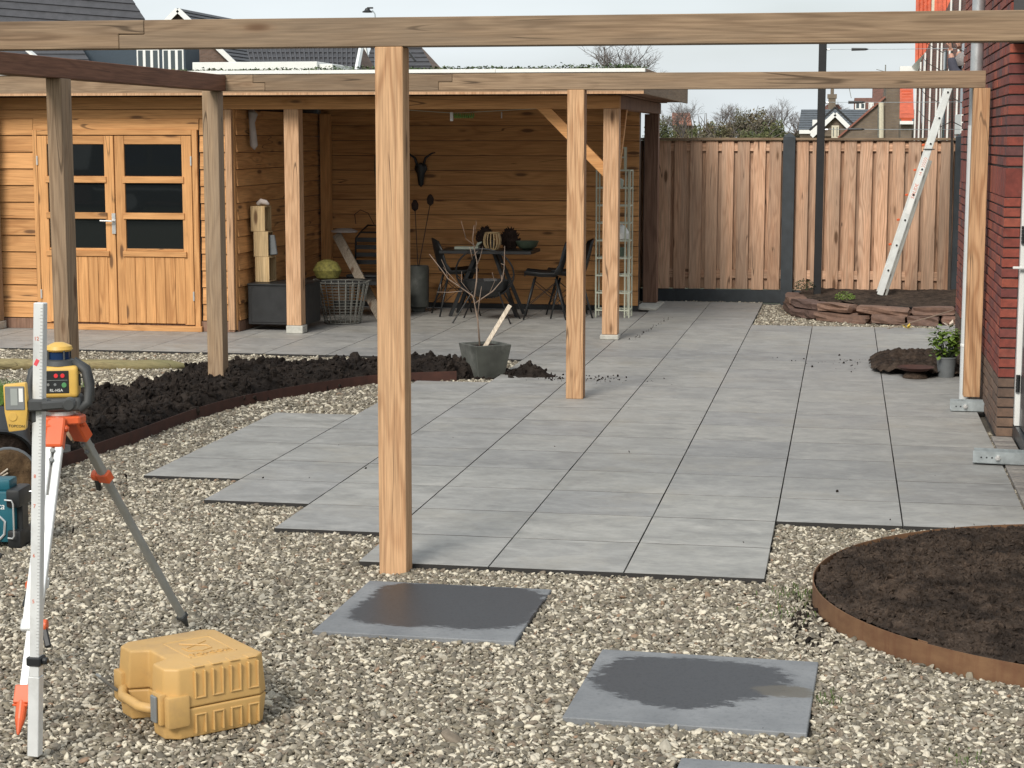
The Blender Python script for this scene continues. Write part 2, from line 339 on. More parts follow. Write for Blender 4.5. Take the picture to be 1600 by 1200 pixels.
M['case'] = plain('yellow_case_plastic', (.58, .355, .125), .5, var=.07, sc=6, dirt=((.40, .25, .11), .9), bump=.15)
M['teal'] = plain('teal_plastic', (.012, .105, .14), .4, var=.1)
M['concrete'] = plain('concrete', (.48, .47, .42), .9, var=.15, sc=20, bump=.3, dirt=((.3, .29, .25), .5))
M['fenceconc'] = plain('dark_concrete', (.045, .052, .058), .8, var=.25, sc=9, bump=.3)
M['potgrey'] = plain('mossy_stone_pot', (.075, .08, .07), .6, var=.3, sc=7, dirt=((.30, .30, .28), .45), bump=.2)
M['claypot'] = plain('grey_pot', (.13, .14, .145), .55, var=.15)
M['cloth'] = plain('pale_cloth', (.45, .40, .37), .9, var=.1)
M['leaf'] = plain('fresh_leaf', (.14, .22, .035), .5, var=.45, sc=20)
M['leafdark'] = plain('dark_leaf', (.03, .05, .02), .6, var=.4)
M['grass'] = plain('lawn_grass', (.10, .19, .03), .7, var=.4, sc=5)
M['sedum'] = plain('sedum', (.055, .085, .03), .8, var=.5, sc=4, dirt=((.12, .09, .04), .8))
M['twig'] = plain('twig_bark', (.22, .16, .12), .8, var=.25)
M['trunk'] = plain('dark_bark', (.055, .045, .038), .85, var=.3)
M['rack'] = plain('cream_metal', (.50, .52, .42), .5, var=.08)
M['iron'] = plain('wire_basket_metal', (.20, .20, .18), .5, .5, var=.3)
M['screen'] = plain('lcd_glass', (.36, .38, .36), .15, var=.03)
M['redled'] = plain('red_button', (.75, .04, .05), .3)
M['greenbtn'] = plain('green_button', (.10, .30, .12), .4)
M['red'] = plain('red_print', (.70, .08, .10), .6)
M['ink'] = plain('dark_print', (.03, .03, .03), .6)
M['oink'] = plain('orange_print', (.65, .16, .08), .6)
M['skin'] = plain('skin', (.50, .27, .19), .5, var=.06)
M['jacket'] = plain('navy_jacket', (.055, .055, .075), .85, var=.15, bump=.2)
M['trousers'] = plain('work_trousers', (.04, .04, .045), .9)
M['cap'] = plain('grey_hair', (.26, .24, .23), .9, var=.2, sc=60, bump=.5)
M['lamp'] = plain('wooden_lantern', (.50, .36, .19), .6)
M['net'] = plain('yellow_mesh_bag', (.22, .20, .05), .8, var=.5, sc=30)
M['basketdark'] = plain('dark_seedhead', (.035, .02, .014), .9, var=.4, sc=40, bump=.8)
M['greenbowl'] = plain('green_bowl', (.08, .11, .075), .5)
M['whitedish'] = plain('pale_green_dish', (.42, .46, .38), .5)
def glass(name, col=(.01, .012, .013)):
    t = NT(name); v, _ = t.obj(); n = t.noise(v, 1.5, 2)
    t.p.inputs['Base Color'].default_value = C(*col); t.p.inputs['Roughness'].default_value = .02; t.p.inputs['Specular IOR Level'].default_value = .42; t.bump(n, .04, .01); return t.mat
M['glass'] = glass('dark_window_glass'); M['farglass'] = glass('far_window_glass', (.06, .08, .09))
M['lens'] = glass('laser_window', (.01, .03, .09))
def rooftile(name, col, rough=.65):
    t = NT(name); v, r = t.obj(); n = t.noise(v, 3, 5, .7); n2 = t.noise(v, .6, 4, .6)
    c = t.mul(1, C(*col), t.mix(t.rng(n, .3, .7), C(.75, .75, .75), C(1.2, 1.2, 1.2))); c = t.mul(.6, c, t.mix(n2, C(.6, .62, .65), C(1.3, 1.25, 1.2)))
    t.set(t.p.inputs['Base Color'], c); t.p.inputs['Roughness'].default_value = rough; return t.mat
M['roofdark'] = rooftile('anthracite_roof_tile', (.06, .06, .066)); M['roofred'] = rooftile('red_roof_tile', (.58, .11, .045)); M['rooffar'] = rooftile('grey_roof_tile', (.10, .115, .13))
def farbrick(name, c1, c2):
    t = NT(name); v, r = t.obj(False); b = t.n('TexBrick', i={'Color1': C(*c1), 'Color2': C(*c2), 'Mortar': C(.16, .13, .11), 'Scale': 1., 'Mortar Size': .012, 'Brick Width': .22, 'Row Height': .0625})
    rot = t.n('Mapping', i={'Rotation': (PI/2, 0, 0)}); t.set(rot.inputs[0], v); t.set(b.inputs['Vector'], rot.outputs[0])
    c = t.mul(.7, b.outputs[0], t.mix(t.rng(t.noise(v, 2, 5, .7), .3, .7), C(.7, .7, .7), C(1.25, 1.25, 1.25)))
    t.set(t.p.inputs['Base Color'], c); t.p.inputs['Roughness'].default_value = .9; return t.mat
M['farbrown'] = farbrick('brown_far_brick', (.13, .075, .05), (.20, .12, .085)); M['farred'] = farbrick('red_far_brick', (.17, .06, .045), (.24, .09, .07))
M['tan'] = farbrick('tan_far_brick', (.165, .125, .085), (.20, .155, .105)); M['cladding'] = plain('blue_black_cladding', (.035, .055, .075), .6, var=.1)
M['cream'] = plain('cream_render', (.60, .55, .42), .8)
def foliage(name, a, b):
    t = NT(name); p = t.n('NewGeometry').outputs['Position']; n = t.noise(p, 1.1, 4, .65); n2 = t.noise(p, 7, 3, .6)
    c = t.mix(t.rng(n, .35, .65), C(*a), C(*b)); c = t.mul(.8, c, t.mix(t.rng(n2, .35, .65), C(.5, .5, .5), C(1.5, 1.5, 1.5)))
    t.set(t.p.inputs['Base Color'], c); t.p.inputs['Roughness'].default_value = .8; return t.mat
M['bushgreen'] = foliage('autumn_scrub_green', (.065, .085, .03), (.12, .12, .045)); M['bushbrown'] = foliage('autumn_scrub_brown', (.14, .10, .055), (.10, .10, .045)); M['bushgrey'] = foliage('bare_scrub', (.15, .12, .09), (.09, .085, .05))
M['barebark'] = plain('bare_tree_bark', (.13, .11, .10), .9)

# ------------------------------------------------------------------ ground
g = MB().add([(-600, -60, -.08), (600, -60, -.08), (600, 1500, -.08), (-600, 1500, -.08)], [(0, 1, 2, 3)]).build('ground', plain('far_ground', (.09, .10, .05), .95, sc=.5)); g['kind'] = 'structure'
g = MB().add([(-9.6, 3, -.04), (4, 3, -.04), (4, 21.3, -.04), (-9.6, 21.3, -.04)], [(0, 1, 2, 3)]).build('gravel_ground', M['bed']); g['kind'] = 'structure'
# ------------------------------------------------------------------ patio of tiles
CX = {-5: -3.805, -4: -3.237, -3: -2.667, -2: -2.0855, -1: -1.498, 0: -.903, 1: -.298, 2: .311, 3: .925, 4: 1.52}
OY = 7.646
cells = []
def rows(k, r0, r1, ymax=99):
    for r in range(r0, r1):
        y0, y1 = OY+.6*r, min(OY+.6*(r+1), ymax)
        if y1-y0 > .08: cells.append((CX[k], CX[k+1], y0, y1))
rows(-5, 3, 7); rows(-4, 2, 10); rows(-3, 1, 24, 19.68); rows(-2, 0, 24, 21.0); rows(-1, 0, 24, 21.0); rows(0, 0, 18)
rows(1, 2, 18); rows(2, 2, 18)
for r in range(15, 19): cells.append((.925, 1.52, OY+.6*r-.3, OY+.6*(r+1)-.3))
xs = [CX[-3]-.575*i for i in range(13)]
for i in range(12):
    inside = xs[i] > -5.72
    y = 15.146
    while y < (19.68 if inside else 16.85):
        cells.append((xs[i+1], xs[i], y, min(y+.6, 19.68))); y += .6
patio_root = empty('patio', (0, 0, 0), kind='structure')
patch = MB()
for (a, b, c, d) in cells: patch.b(a+.003, b-.003, c+.003, d-.0005, -.039, -.0006)
base = patch.build('joint_sand', M['sub'], patio_root)
for n, (a, b, c, d) in enumerate(cells):
    z = random.uniform(-.0001, .0008)
    boxo('tile', ((a+b)/2, (c+d)/2, z-.02), (round(b-a-.006, 3), round(d-c-.010, 3), .04), M['tile'], patio_root,
         rot=(random.gauss(0, .0003), random.gauss(0, .0003), random.gauss(0, .0007)), bevel=.0012)

# wet stepping stones
for (cx, cy, rz, md, lab) in ((-1.563, 6.92, -.012, 1, 'dark grey stepping stone almost wholly wet, beside the near post'),
                              (-.46, 6.05, -.03, 2, 'grey stepping stone with wet patch and brown smear, near the round bed'),
                              (-.07, 4.915, -.03, 3, 'stepping stone cut off by the bottom edge of the picture')):
    o = boxo('stepping_stone', (cx, cy, -.0275), (.785, .815, .045), step_mat('wet_stone_%d' % md, md), None, rot=(0, 0, rz), bevel=.003)
    tag(o, lab, 'stepping stone', 'square stepping stones in the gravel')

# ------------------------------------------------------------------ scatter with geometry nodes
def proto_stone(seed, sub, sq=(1, .8, .55), rough=.18):
    bm = bmesh.new(); bmesh.ops.create_icosphere(bm, subdivisions=sub, radius=.5); rg = np.random.default_rng(seed)
    k = rg.normal(size=(5, 3))*2.2; ph = rg.uniform(0, 6, 5)
    for v in bm.verts:
        s = 1+rough*sum(math.sin(v.co.x*k[i][0]*2+v.co.y*k[i][1]*2+v.co.z*k[i][2]*2+ph[i]) for i in range(5))/2.2
        v.co = Vector((v.co.x*sq[0]*s, v.co.y*sq[1]*s, v.co.z*sq[2]*s))
    me = bpy.data.meshes.new('pebble_shape'); bm.to_mesh(me); bm.free(); return me
def scatter(name, pts, rot, scl, protos, mat, kind='stuff', parent=None, smooth=True):
    pc = bpy.data.collections.new(name+'_shapes')
    for k, me in enumerate(protos):
        me.materials.clear(); me.materials.append(mat); me.polygons.foreach_set('use_smooth', [smooth]*len(me.polygons))
        pc.objects.link(bpy.data.objects.new('%s_shape_%d' % (name, k), me))
    me = bpy.data.meshes.new(name); n = len(pts); me.vertices.add(n); me.vertices.foreach_set('co', np.asarray(pts, np.float32).ravel())
    for nm, arr in (('rot', rot), ('scl', scl)):
        a = me.attributes.new(nm, 'FLOAT_VECTOR', 'POINT'); a.data.foreach_set('vector', np.asarray(arr, np.float32).ravel())
    a = me.attributes.new('pick', 'INT', 'POINT'); a.data.foreach_set('value', RNG.integers(0, len(protos), n).astype(np.int32))
    me.materials.append(mat); me.update()
    o = link(name, me, (0, 0, 0), parent, kind=kind)
    ng = bpy.data.node_groups.new(name, 'GeometryNodeTree'); ng.interface.new_socket('Geometry', in_out='INPUT', socket_type='NodeSocketGeometry'); ng.interface.new_socket('Geometry', in_out='OUTPUT', socket_type='NodeSocketGeometry')
    gi, go = ng.nodes.new('NodeGroupInput'), ng.nodes.new('NodeGroupOutput'); ip = ng.nodes.new('GeometryNodeInstanceOnPoints'); ci = ng.nodes.new('GeometryNodeCollectionInfo')
    ci.inputs['Collection'].default_value = pc; ci.inputs['Separate Children'].default_value = True; ci.inputs['Reset Children'].default_value = True; ip.inputs['Pick Instance'].default_value = True
    mp_ = ng.nodes.new('GeometryNodeMeshToPoints')
    def na(nm, ty):
        q = ng.nodes.new('GeometryNodeInputNamedAttribute'); q.data_type = ty; q.inputs['Name'].default_value = nm; return q.outputs['Attribute']
    lk = ng.links.new; lk(gi.outputs[0], mp_.inputs[0]); lk(mp_.outputs[0], ip.inputs['Points']); lk(ci.outputs[0], ip.inputs['Instance']); lk(na('pick', 'INT'), ip.inputs['Instance Index'])
    lk(na('rot', 'FLOAT_VECTOR'), ip.inputs['Rotation']); lk(na('scl', 'FLOAT_VECTOR'), ip.inputs['Scale']); lk(ip.outputs[0], go.inputs[0])
    md = o.modifiers.new('scatter', 'NODES'); md.node_group = ng
    return o
BED = [(-5.2, 8.2), (-4.50, 9.2), (-4.385, 9.70), (-4.33, 10.47), (-4.24, 11.8), (-3.98, 12.69), (-3.53, 13.50), (-2.96, 13.84), (-2.40, 13.95), (-2.12, 14.02), (-2.40, 14.22), (-2.9, 14.36), (-3.2, 14.50), (-3.5, 14.72), (-3.72, 14.36), (-4.05, 14.10), (-4.35, 13.98), (-4.62, 14.02), (-5.05, 13.45), (-5.1, 12.5), (-5.35, 12.0), (-5.6, 11.2), (-5.9, 10.2), (-6.2, 8.2)]
RC, RR = (1.182, 7.47), 1.277
STONEWALL = [(-.50, 20.75), (-.52, 20.3), (-.50, 19.9), (-.36, 19.45), (-.12, 19.14), (.25, 18.98), (.70, 18.90), (1.25, 18.86), (1.9, 18.9)]
def stone_pts(x0, x1, y0, y1, sp):
    nx, ny = int((x1-x0)/sp), int((y1-y0)/sp); X, Y = np.meshgrid(np.arange(nx)*sp+x0, np.arange(ny)*sp+y0)
    X = (X+RNG.uniform(-.5, .5, X.shape)*sp).ravel(); Y = (Y+RNG.uniform(-.5, .5, Y.shape)*sp).ravel(); return X, Y
X, Y = [], []
for reg in ((-4.2, 2.3, 4.5, 9.0, .0099), (-5.2, 2.3, 9.0, 12, .0122), (-9, -2, 12, 15.16, .0165), (-.92, .96, 18.4, 20.95, .0165), (-2.4, -.9, 20.9, 21.2, .0165)):
    a, b = stone_pts(*reg); X.append(a); Y.append(b)
X, Y = np.concatenate(X), np.concatenate(Y)
px, py = project(X, Y, 0*X); keep = (px > -160) & (px < 1760) & (py < 1330)
for (a, b, c, d) in cells: keep &= ~((X > a-.006) & (X < b+.006) & (Y > c-.006) & (Y < d+.006))
keep &= ~(inpoly(X, Y, BED) & (dpoly(X, Y, BED) > .03)); keep &= np.hypot(X-RC[0], Y-RC[1]) > RR+.012
keep &= ~((X > .955) & (Y > 9.0) & (Y < 16.4)); keep &= ~((X < -5.55) & (Y < 12.9) & (Y > 9))
for (cx, cy) in ((-1.563, 6.92), (-.46, 6.05), (-.07, 4.915)): keep &= ~((np.abs(X-cx) < .395) & (np.abs(Y-cy) < .41))
keep &= ~((X > -1.97) & (X < -1.84) & (Y > 7.52) & (Y < 7.64))
sw = STONEWALL+[(1.9, 21), (-.5, 21)]; keep &= ~inpoly(X, Y, sw)
X, Y = X[keep], Y[keep]; n = len(X); print('pebbles', n)
und = fbm(X*1.6, Y*1.6, 3)
Z = -.030+.012*und+RNG.uniform(-.008, .008, n)
sz = RNG.gamma(9, 1/9., n)*np.where(Y < 9, .0166, np.where(Y < 12, .0188, .0215)); scl = np.stack([sz*RNG.uniform(.95, 1.5, n), sz, sz*RNG.uniform(.55, 1.0, n)], -1)
rot = np.stack([RNG.normal(0, .45, n), RNG.normal(0, .45, n), RNG.uniform(0, 6.28, n)], -1)
gv = scatter('gravel', np.stack([X, Y, Z], -1), rot, scl, [proto_stone(i, 2 if i < 4 else 1, (1.05, .8, .62), .2) for i in range(6)], M['pebble'])
# stray pebbles on tiles' edges, loose crumbs of soil
cr = []
for (cx, cy, sx, sy, k) in ((.05, 15.4, .25, .25, 60), (-2.1, 14.0, .22, .12, 130), (-1.85, 13.95, .25, .1, 50), (-3.0, 9.8, 1.2, 1.5, 14), (0, 11, 2, 2.5, 22), (1.0, 8.95, .15, .04, 30), (-.10, 7.05, .05, .28, 160)):
    for _ in range(k): cr.append((random.gauss(cx, sx), random.gauss(cy, sy), .003 if k != 160 else -.012))
for i in range(60):
    t = random.random(); cr.append((-1.92+t*.12+random.gauss(0, .018), 16.7+t*2.3+random.gauss(0, .03), .002))
cr = np.array(cr); cr = cr[(cr[:, 0] < .92) & (np.hypot(cr[:, 0]-RC[0], cr[:, 1]-RC[1]) > RR+.005)]; n = len(cr); s_ = RNG.gamma(2.5, .004, n)
scatter('soil_crumbs', cr, RNG.uniform(0, 6, (n, 3)), np.stack([s_*1.3, s_, s_*.5], -1), [proto_stone(40+i, 1, rough=.4) for i in range(3)], M['soil'])

# ------------------------------------------------------------------ soil beds
def soil_sheet(name, mask, height, x0, x1, y0, y1, sp, mat, kind='structure', parent=None):
    nx, ny = int((x1-x0)/sp)+1, int((y1-y0)/sp)+1; X, Y = np.meshgrid(x0+np.arange(nx)*sp, y0+np.arange(ny)*sp)
    J = (fbm(X*30, Y*30, 2, 5)-.5)*sp*.8; m = mask(X, Y); Z = height(X, Y); idx = np.arange(nx*ny).reshape(ny, nx)
    q = m[:-1, :-1] & m[1:, :-1] & m[:-1, 1:] & m[1:, 1:]
    F = np.stack([idx[:-1, :-1][q], idx[:-1, 1:][q], idx[1:, 1:][q], idx[1:, :-1][q]], -1)
    used = np.unique(F); re = -np.ones(nx*ny, int); re[used] = np.arange(len(used)); V = np.stack([X+J, Y-J, Z], -1).reshape(-1, 3)[used]
    me = bpy.data.meshes.new(name); me.from_pydata(V.tolist(), [], re[F].tolist()); me.materials.append(mat); me.polygons.foreach_set('use_smooth', [True]*len(me.polygons))
    return link(name, me, (0, 0, 0), parent, kind=kind)
def lump(X, Y, sc, seed): a = fbm(X*sc, Y*sc, 5, seed); return np.abs(a-.5)*2
def bedh(X, Y):
    d = dpoly(X, Y, BED)*np.clip(np.hypot((X+2.72), (Y-13.98)*1.2)*5.5-.85, .02, 1); return -.035+np.minimum(d*.9, .10)*1.0+(.09*(fbm(X*3, Y*3, 3, 3)-.35)+.085*(lump(X, Y, 9, 9))+.035*lump(X, Y, 28, 21))*np.minimum(d*6, 1)
soil_sheet('soil_bed', lambda X, Y: inpoly(X, Y, BED), bedh, -6.3, -2.1, 8.1, 14.8, .022, M['soil'])
X, Y = stone_pts(-6.2, -2.1, 8.2, 14.8, .034); k = inpoly(X, Y, BED) & (dpoly(X, Y, BED) > .02) & (RNG.random(len(X)) < .8); X, Y = X[k], Y[k]; n = len(X); s_ = RNG.gamma(2.2, .009, n)+.008
scatter('soil_clods', np.stack([X, Y, bedh(X, Y)+s_*.15], -1), RNG.uniform(0, 6, (n, 3)), np.stack([s_*1.2, s_, s_*.8], -1), [proto_stone(60+i, 2, (1, .9, .75), .34) for i in range(5)], M['soil'], smooth=False)
def ringh(X, Y):
    r = np.hypot(X-RC[0], Y-RC[1]); return .048+.045*np.clip((RR-r)*1.5, 0, 1)+.045*(fbm(X*4, Y*4, 3, 8)-.5)+.022*lump(X, Y, 14, 6)+.018*lump(X, Y, 45, 2)
soil_sheet('round_bed_soil', lambda X, Y: np.hypot(X-RC[0], Y-RC[1]) < RR-.004, ringh, -.12, 2.1, 6.15, 8.78, .013, M['peat'])
X, Y = stone_pts(-.12, 2.0, 6.15, 8.78, .017); k = (np.hypot(X-RC[0], Y-RC[1]) < RR-.03); X, Y = X[k], Y[k]; n = len(X); s_ = RNG.gamma(2., .0038, n)+.004
scatter('peat_crumbs', np.stack([X, Y, ringh(X, Y)+s_*.1], -1), RNG.uniform(0, 6, (n, 3)), np.stack([s_*1.6, s_, s_*.6], -1), [proto_stone(80+i, 1, rough=.5) for i in range(4)], M['peat'], smooth=False)
# corten edgings
def strip(path, z0, z1, th, closed=False):
    mb = MB(); P = [Vector((p[0], p[1], 0)) for p in path]; n = len(P); vs = []; fs = []
    for i, p in enumerate(P):
        t = (P[(i+1) % n]-P[i-1]) if closed else (P[min(i+1, n-1)]-P[max(i-1, 0)]); t.normalize(); nn = Vector((-t.y, t.x, 0))*th/2
        vs += [p+nn+Vector((0, 0, z0)), p-nn+Vector((0, 0, z0)), p-nn+Vector((0, 0, z1)), p+nn+Vector((0, 0, z1))]
    for i in range(n if closed else n-1):
        a = 4*i; b = 4*((i+1) % n)
        for q in range(4): fs.append((a+q, a+(q+1) % 4, b+(q+1) % 4, b+q))
    if not closed: fs += [(0, 3, 2, 1), (4*n-4, 4*n-3, 4*n-2, 4*n-1)]
    return mb.add(vs, fs)
ring = [(RC[0]+RR*math.cos(a), RC[1]+RR*math.sin(a)) for a in np.linspace(0, 2*PI, 97)[:-1]]
ce = strip(ring, -.03, .060, .004, True).build('corten_ring', M['corten'], smooth=True)
tag(ce, 'orange rusted steel ring edging the round soil bed at right', 'garden edging')
bx('joint_plate', .29, .335, 6.552, 6.556, .0, .062, M['corten'], ce, bevel=.001, rot=(0, 0, -.80))
def smoothpath(pts, k=6):
    P = [Vector((p[0], p[1], 0)) for p in pts]; out = []
    for i in range(len(P)-1):
        p0, p1, p2, p3 = P[max(i-1, 0)], P[i], P[i+1], P[min(i+2, len(P)-1)]
        for j in range(k):
            t = j/k; out.append(.5*((2*p1)+(p2-p0)*t+(2*p0-5*p1+4*p2-p3)*t*t+(3*p1-p0-3*p2+p3)*t**3))
    return out+[P[-1]]
o = strip([(p.x, p.y) for p in smoothpath([(-4.75, 8.6), (-4.50, 9.2), (-4.385, 9.70), (-4.32, 10.47), (-4.235, 11.8), (-3.97, 12.68), (-3.52, 13.49), (-2.96, 13.83)])], -.03, .058, .005).build('corten_edge', M['cortendark'], smooth=True)
tag(o, 'dark rusted steel edging curving along the long soil bed at left', 'garden edging')
# lawn sliver
gr = MB()
for i in range(5200):
    y = random.uniform(10.5, 12.9); x = random.uniform(-6.6, -5.35-(12.9-y)*-.0); 
    if x > -6.05+(.45 if y > 11 else .2): continue
    a = random.uniform(0, 6.28); h = random.uniform(.03, .07); dx, dy = math.cos(a)*.004, math.sin(a)*.004; lx, ly = random.gauss(0, .015), random.gauss(0, .015)
    gr.add([(x-dx, y-dy, -.03), (x+dx, y+dy, -.03), (x+lx, y+ly, h)], [(0, 1, 2)])
gr.add([(-7.5, 10.2, -.034), (-5.6, 10.2, -.034), (-5.6, 12.9, -.034), (-7.5, 12.9, -.034)], [(0, 1, 2, 3)])
gr.build('grass', M['grass'], kind='stuff', weld=False)
# weeds in the gravel
wd = MB()
for (cx, cy, s0, k) in ((-.16, 7.45, .06, 110), (-.02, 6.0, .03, 20), (.4, 5.5, .03, 26), (-.18, 7.1, .06, 40)):
    for i in range(k):
        x, y = random.gauss(cx, s0), random.gauss(cy, s0*1.3); a = random.uniform(0, 6.28); r = .006; h = random.uniform(.0, .03)
        wd.add([(x, y, -.02), (x+math.cos(a)*r, y+math.sin(a)*r, -.01+h), (x+math.cos(a+.6)*r*1.5, y+math.sin(a+.6)*r*1.5, -.012+h)], [(0, 1, 2)])
wd.build('weeds', plain('weed_leaf', (.07, .11, .025), .6, var=.4, sc=30), kind='stuff', weld=False)

# ------------------------------------------------------------------ pergola
pg = empty('pergola', (-1.9, 7.58, 0), 'open larch pergola frame with long weathered beams across the terrace', 'pergola')
def halflap(name, x0, x1, yf, d, z0, z1, lapL, lapR, mat):
    """beam piece with half-lap ends: lapL/lapR (length, 'low'|'high') tells which half sticks out"""
    zm = (z0+z1)/2; g = .0015
    pts = []
    L0 = x0; R0 = x1
    if lapL: a, s = lapL; pts += [(L0, z0), (L0, zm-g), (L0+a, zm-g), (L0+a, z1)] if s == 'low' else [(L0+a, z0), (L0+a, zm+g), (L0, zm+g), (L0, z1)]
    else: pts += [(L0, z0), (L0, z1)]
    if lapR: a, s = lapR; pts += [(R0-a, z1), (R0-a, zm-g), (R0, zm-g), (R0, z0)] if s == 'low' else [(R0, z1), (R0, zm+g), (R0-a, zm+g), (R0-a, z0)]
    else: pts += [(R0, z1), (R0, z0)]
    c = Vector(((x0+x1)/2, yf+d/2, zm))
    return MB().prism([Vector((x, yf, z))-c for x, z in pts], (0, d, 0)).build(name, mat, pg, loc=c, bevel=.0025)
B1 = (2.236, 2.356); B2 = (2.2, 2.315)
halflap('beam', -5.0, -2.972, 7.52, .115, *B1, None, (.115, 'high'), M['beamX'])
halflap('beam', -3.085, 1.30, 7.52, .115, *B1, (.115, 'low'), None, M['beamX'])
halflap('beam', -4.585, -4.17, 12.87, .115, *B2, None, (.09, 'low'), M['beamX'])
halflap('beam', -4.258, -1.73-1.05, 12.87, .115, *B2, (.09, 'high'), (.1, 'high'), M['beamX'])
halflap('beam', -2.878, .912, 12.87, .115, *B2, (.1, 'low'), None, M['beamX'])
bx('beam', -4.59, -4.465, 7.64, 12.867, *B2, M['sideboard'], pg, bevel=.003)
bx('post', -1.955, -1.835, 7.52, 7.635, -.06, B1[0]-.001, M['postZ'], pg, bevel=.003)
bx('post', -1.95, -1.827, 12.87, 12.99, .0, B2[0]-.001, M['postZ'], pg, bevel=.003)
bx('post', -4.65, -4.53, 12.87, 12.99, -.06, B2[0]-.001, M['postgrey'], pg, bevel=.003)
bx('post', -4.556, -4.462, 10.0, 10.14, -.06, B2[0]-.001, M['postgrey'], pg, bevel=.003)
bx('post', .835, .945, 12.87, 12.98, .085, B2[0]-.001, M['postZ'], pg, bevel=.003)
bx('post', -4.585, -4.465, 7.52-.12, 7.518, -.06, B1[0]-.001, M['postgrey'], pg, bevel=.003)
# ------------------------------------------------------------------ galvanised feet
def bracket(c, ln, rz, label):
    r = empty('post_bracket', c, label, 'steel bracket', 'galvanised steel post brackets')
    m = MB().box((0, 0, .003), (ln, .12, .005)).box((0, -.058, .035), (ln, .004, .07)).box((0, .058, .035), (ln, .004, .07))
    m.build('channel', M['galv'], None, bevel=.001).parent = r
    h = MB()
    for k in range(3): MB().cyl((-ln*.36+k*.03, -.0605, .035), (-ln*.36+k*.03, -.062, .035), .005, n=10).build('bolt_hole', M['black'], None).parent = r
    m = MB().box((ln/2, 0, .05), (.006, .13, .1)); m.build('wall_plate', M['galv'], None, bevel=.001).parent = r
    b = MB().cyl((0, 0, 0), (0, -.016, 0), .016, n=6).cyl((0, -.016, 0), (0, -.03, 0), .008, n=10); ob = b.build('bolt', M['alu'], None); ob.parent = r; ob.location = (-.03, -.06, .037)
    r.rotation_euler.z = rz; return r
bracket((.87, 12.79, .003), .25, 0, 'galvanised bracket carrying the foot of the post by the brick wall')
bracket((.93, 10.68, .01), .34, -.12, 'galvanised bracket jutting from the house door, holding no post')

# ------------------------------------------------------------------ shed
sh = empty('garden_shed', (-5.8, 16.79, 0), 'larch garden shed with glazed double doors and open seating bay under a flat sedum roof', 'shed')
FY = 16.79
def siding_x(x0, x1, yf, z0, n, pitch=.162, flip=1, mat=None):
    for i in range(n):
        z = z0+i*pitch; boxo('siding_board', ((x0+x1)/2, yf+.006, z+pitch/2), (round(x1-x0, 3), .017, pitch-.005), mat or M['shedX'], sh, rot=(-.115, 0, 0), bevel=.002)
def siding_y(y0, y1, xf, z0, n, pitch=.162):
    for i in range(n):
        z = z0+i*pitch; boxo('siding_board', (xf-.006, (y0+y1)/2, z+pitch/2), (.017, round(y1-y0, 3), pitch-.005), M['shedY'], sh, rot=(0, -.115, 0), bevel=.002)
siding_x(-9.6, -7.80, FY, .105, 12); siding_x(-6.10, -5.845, FY, .105, 12)
siding_x(-7.795, -6.105, FY, .105+.162*11+.05, 1)
bx('fascia_board', -7.795, -6.105, FY-.005, FY+.02, 1.935, 1.945+.09, M['shedX'], sh)
bx('corner_trim', -5.84, -5.775, FY-.022, FY+.03, .02, 2.132, M['shedpost'], sh)
bx('corner_trim', -5.80, -5.765, FY+.03, FY+.075, .02, 2.132, M['shedZ'], sh)
siding_y(FY+.08, 19.72, -5.76, .105, 12); bx('wall', -5.788, -5.775, FY+.117, 19.73, .0, 2.252, M['black'], sh, bevel=0)
siding_x(-5.74, -2.2, 19.72, .105-.05, 13, .162)
bx('wall', -9.6, -5.79, FY+.115, 19.9, .0, 2.252, M['farpost'], sh, bevel=0)
bx('wall', -5.74, -2.2, 19.733, 19.86, .0, 2.252, M['black'], sh, bevel=0)
bx('skirting', -9.6, -5.78, FY-.012, FY+.028, .0, .10, M['farpost'], sh); bx('skirting', -5.785, -5.755, FY+.05, 19.7, .0, .10, M['farpost'], sh)
bx('corner_post', -5.73, -5.62, 19.60, 19.70, 0, 2.13, M['shedZ'], sh)
bx('eave_beam', -9.6, -2.06, FY, FY+.11, 2.134, 2.252, M['shedX'], sh)
bx('eave_beam', -2.175, -2.06, FY+.112, 20.62, 2.134, 2.252, M['farpost'], sh)
bx('ceiling', -9.5, -2.0, FY+.12, 20.7, 2.256, 2.268, M['farpost'], sh, bevel=0)  # darker wood than the shed larch, added to deepen the bay's shade
bx('roof_deck', -9.7, -1.82, 16.48, 21.0, 2.27, 2.46, M['farpost'], sh, bevel=0)
bx('roof_fascia', -9.72, -1.80, 16.455, 16.478, 2.258, 2.448, M['beamX'], sh)
bx('roof_fascia', -1.818, -1.797, 16.48, 21.02, 2.258, 2.448, M['beamY'], sh)
bx('eave_lip', -9.72, -1.80, 16.445, 16.454, 2.258, 2.280, M['shedpost'], sh, bevel=0)
for (a, b) in ((-9.72, -6.6), (-6.598, -4.9), (-4.898, -3.15), (-3.148, -1.79)): bx('white_trim', a, b, 16.44, 16.50, 2.4505, 2.483, M['fascia'], sh, bevel=.002)
bx('white_trim', -1.83, -1.792, 16.505, 21.03, 2.4505, 2.483, M['beamY'], sh, bevel=.002)
for (x0, x1, nm) in ((-5.26, -5.115, 'post'), (-2.207, -2.064, 'post')):
    bx(nm, x0, x1, FY, FY+.145, .078 if x0 < -4 else .05, 2.133, M['shedpost'], sh)
bx('post', -8.29, -8.145, 16.60, 16.745, .078, 2.25, M['postgrey'], sh)
bx('post', -2.225, -2.07, 20.44, 20.6, .03, 2.133, M['farpost'], sh)
bx('footing', -5.265, -5.10, FY-.01, FY+.15, .0, .076, M['concrete'], sh, bevel=.006); bx('footing', -2.225, -2.05, FY-.015, FY+.16, 0, .048, M['concrete'], sh, bevel=.008)
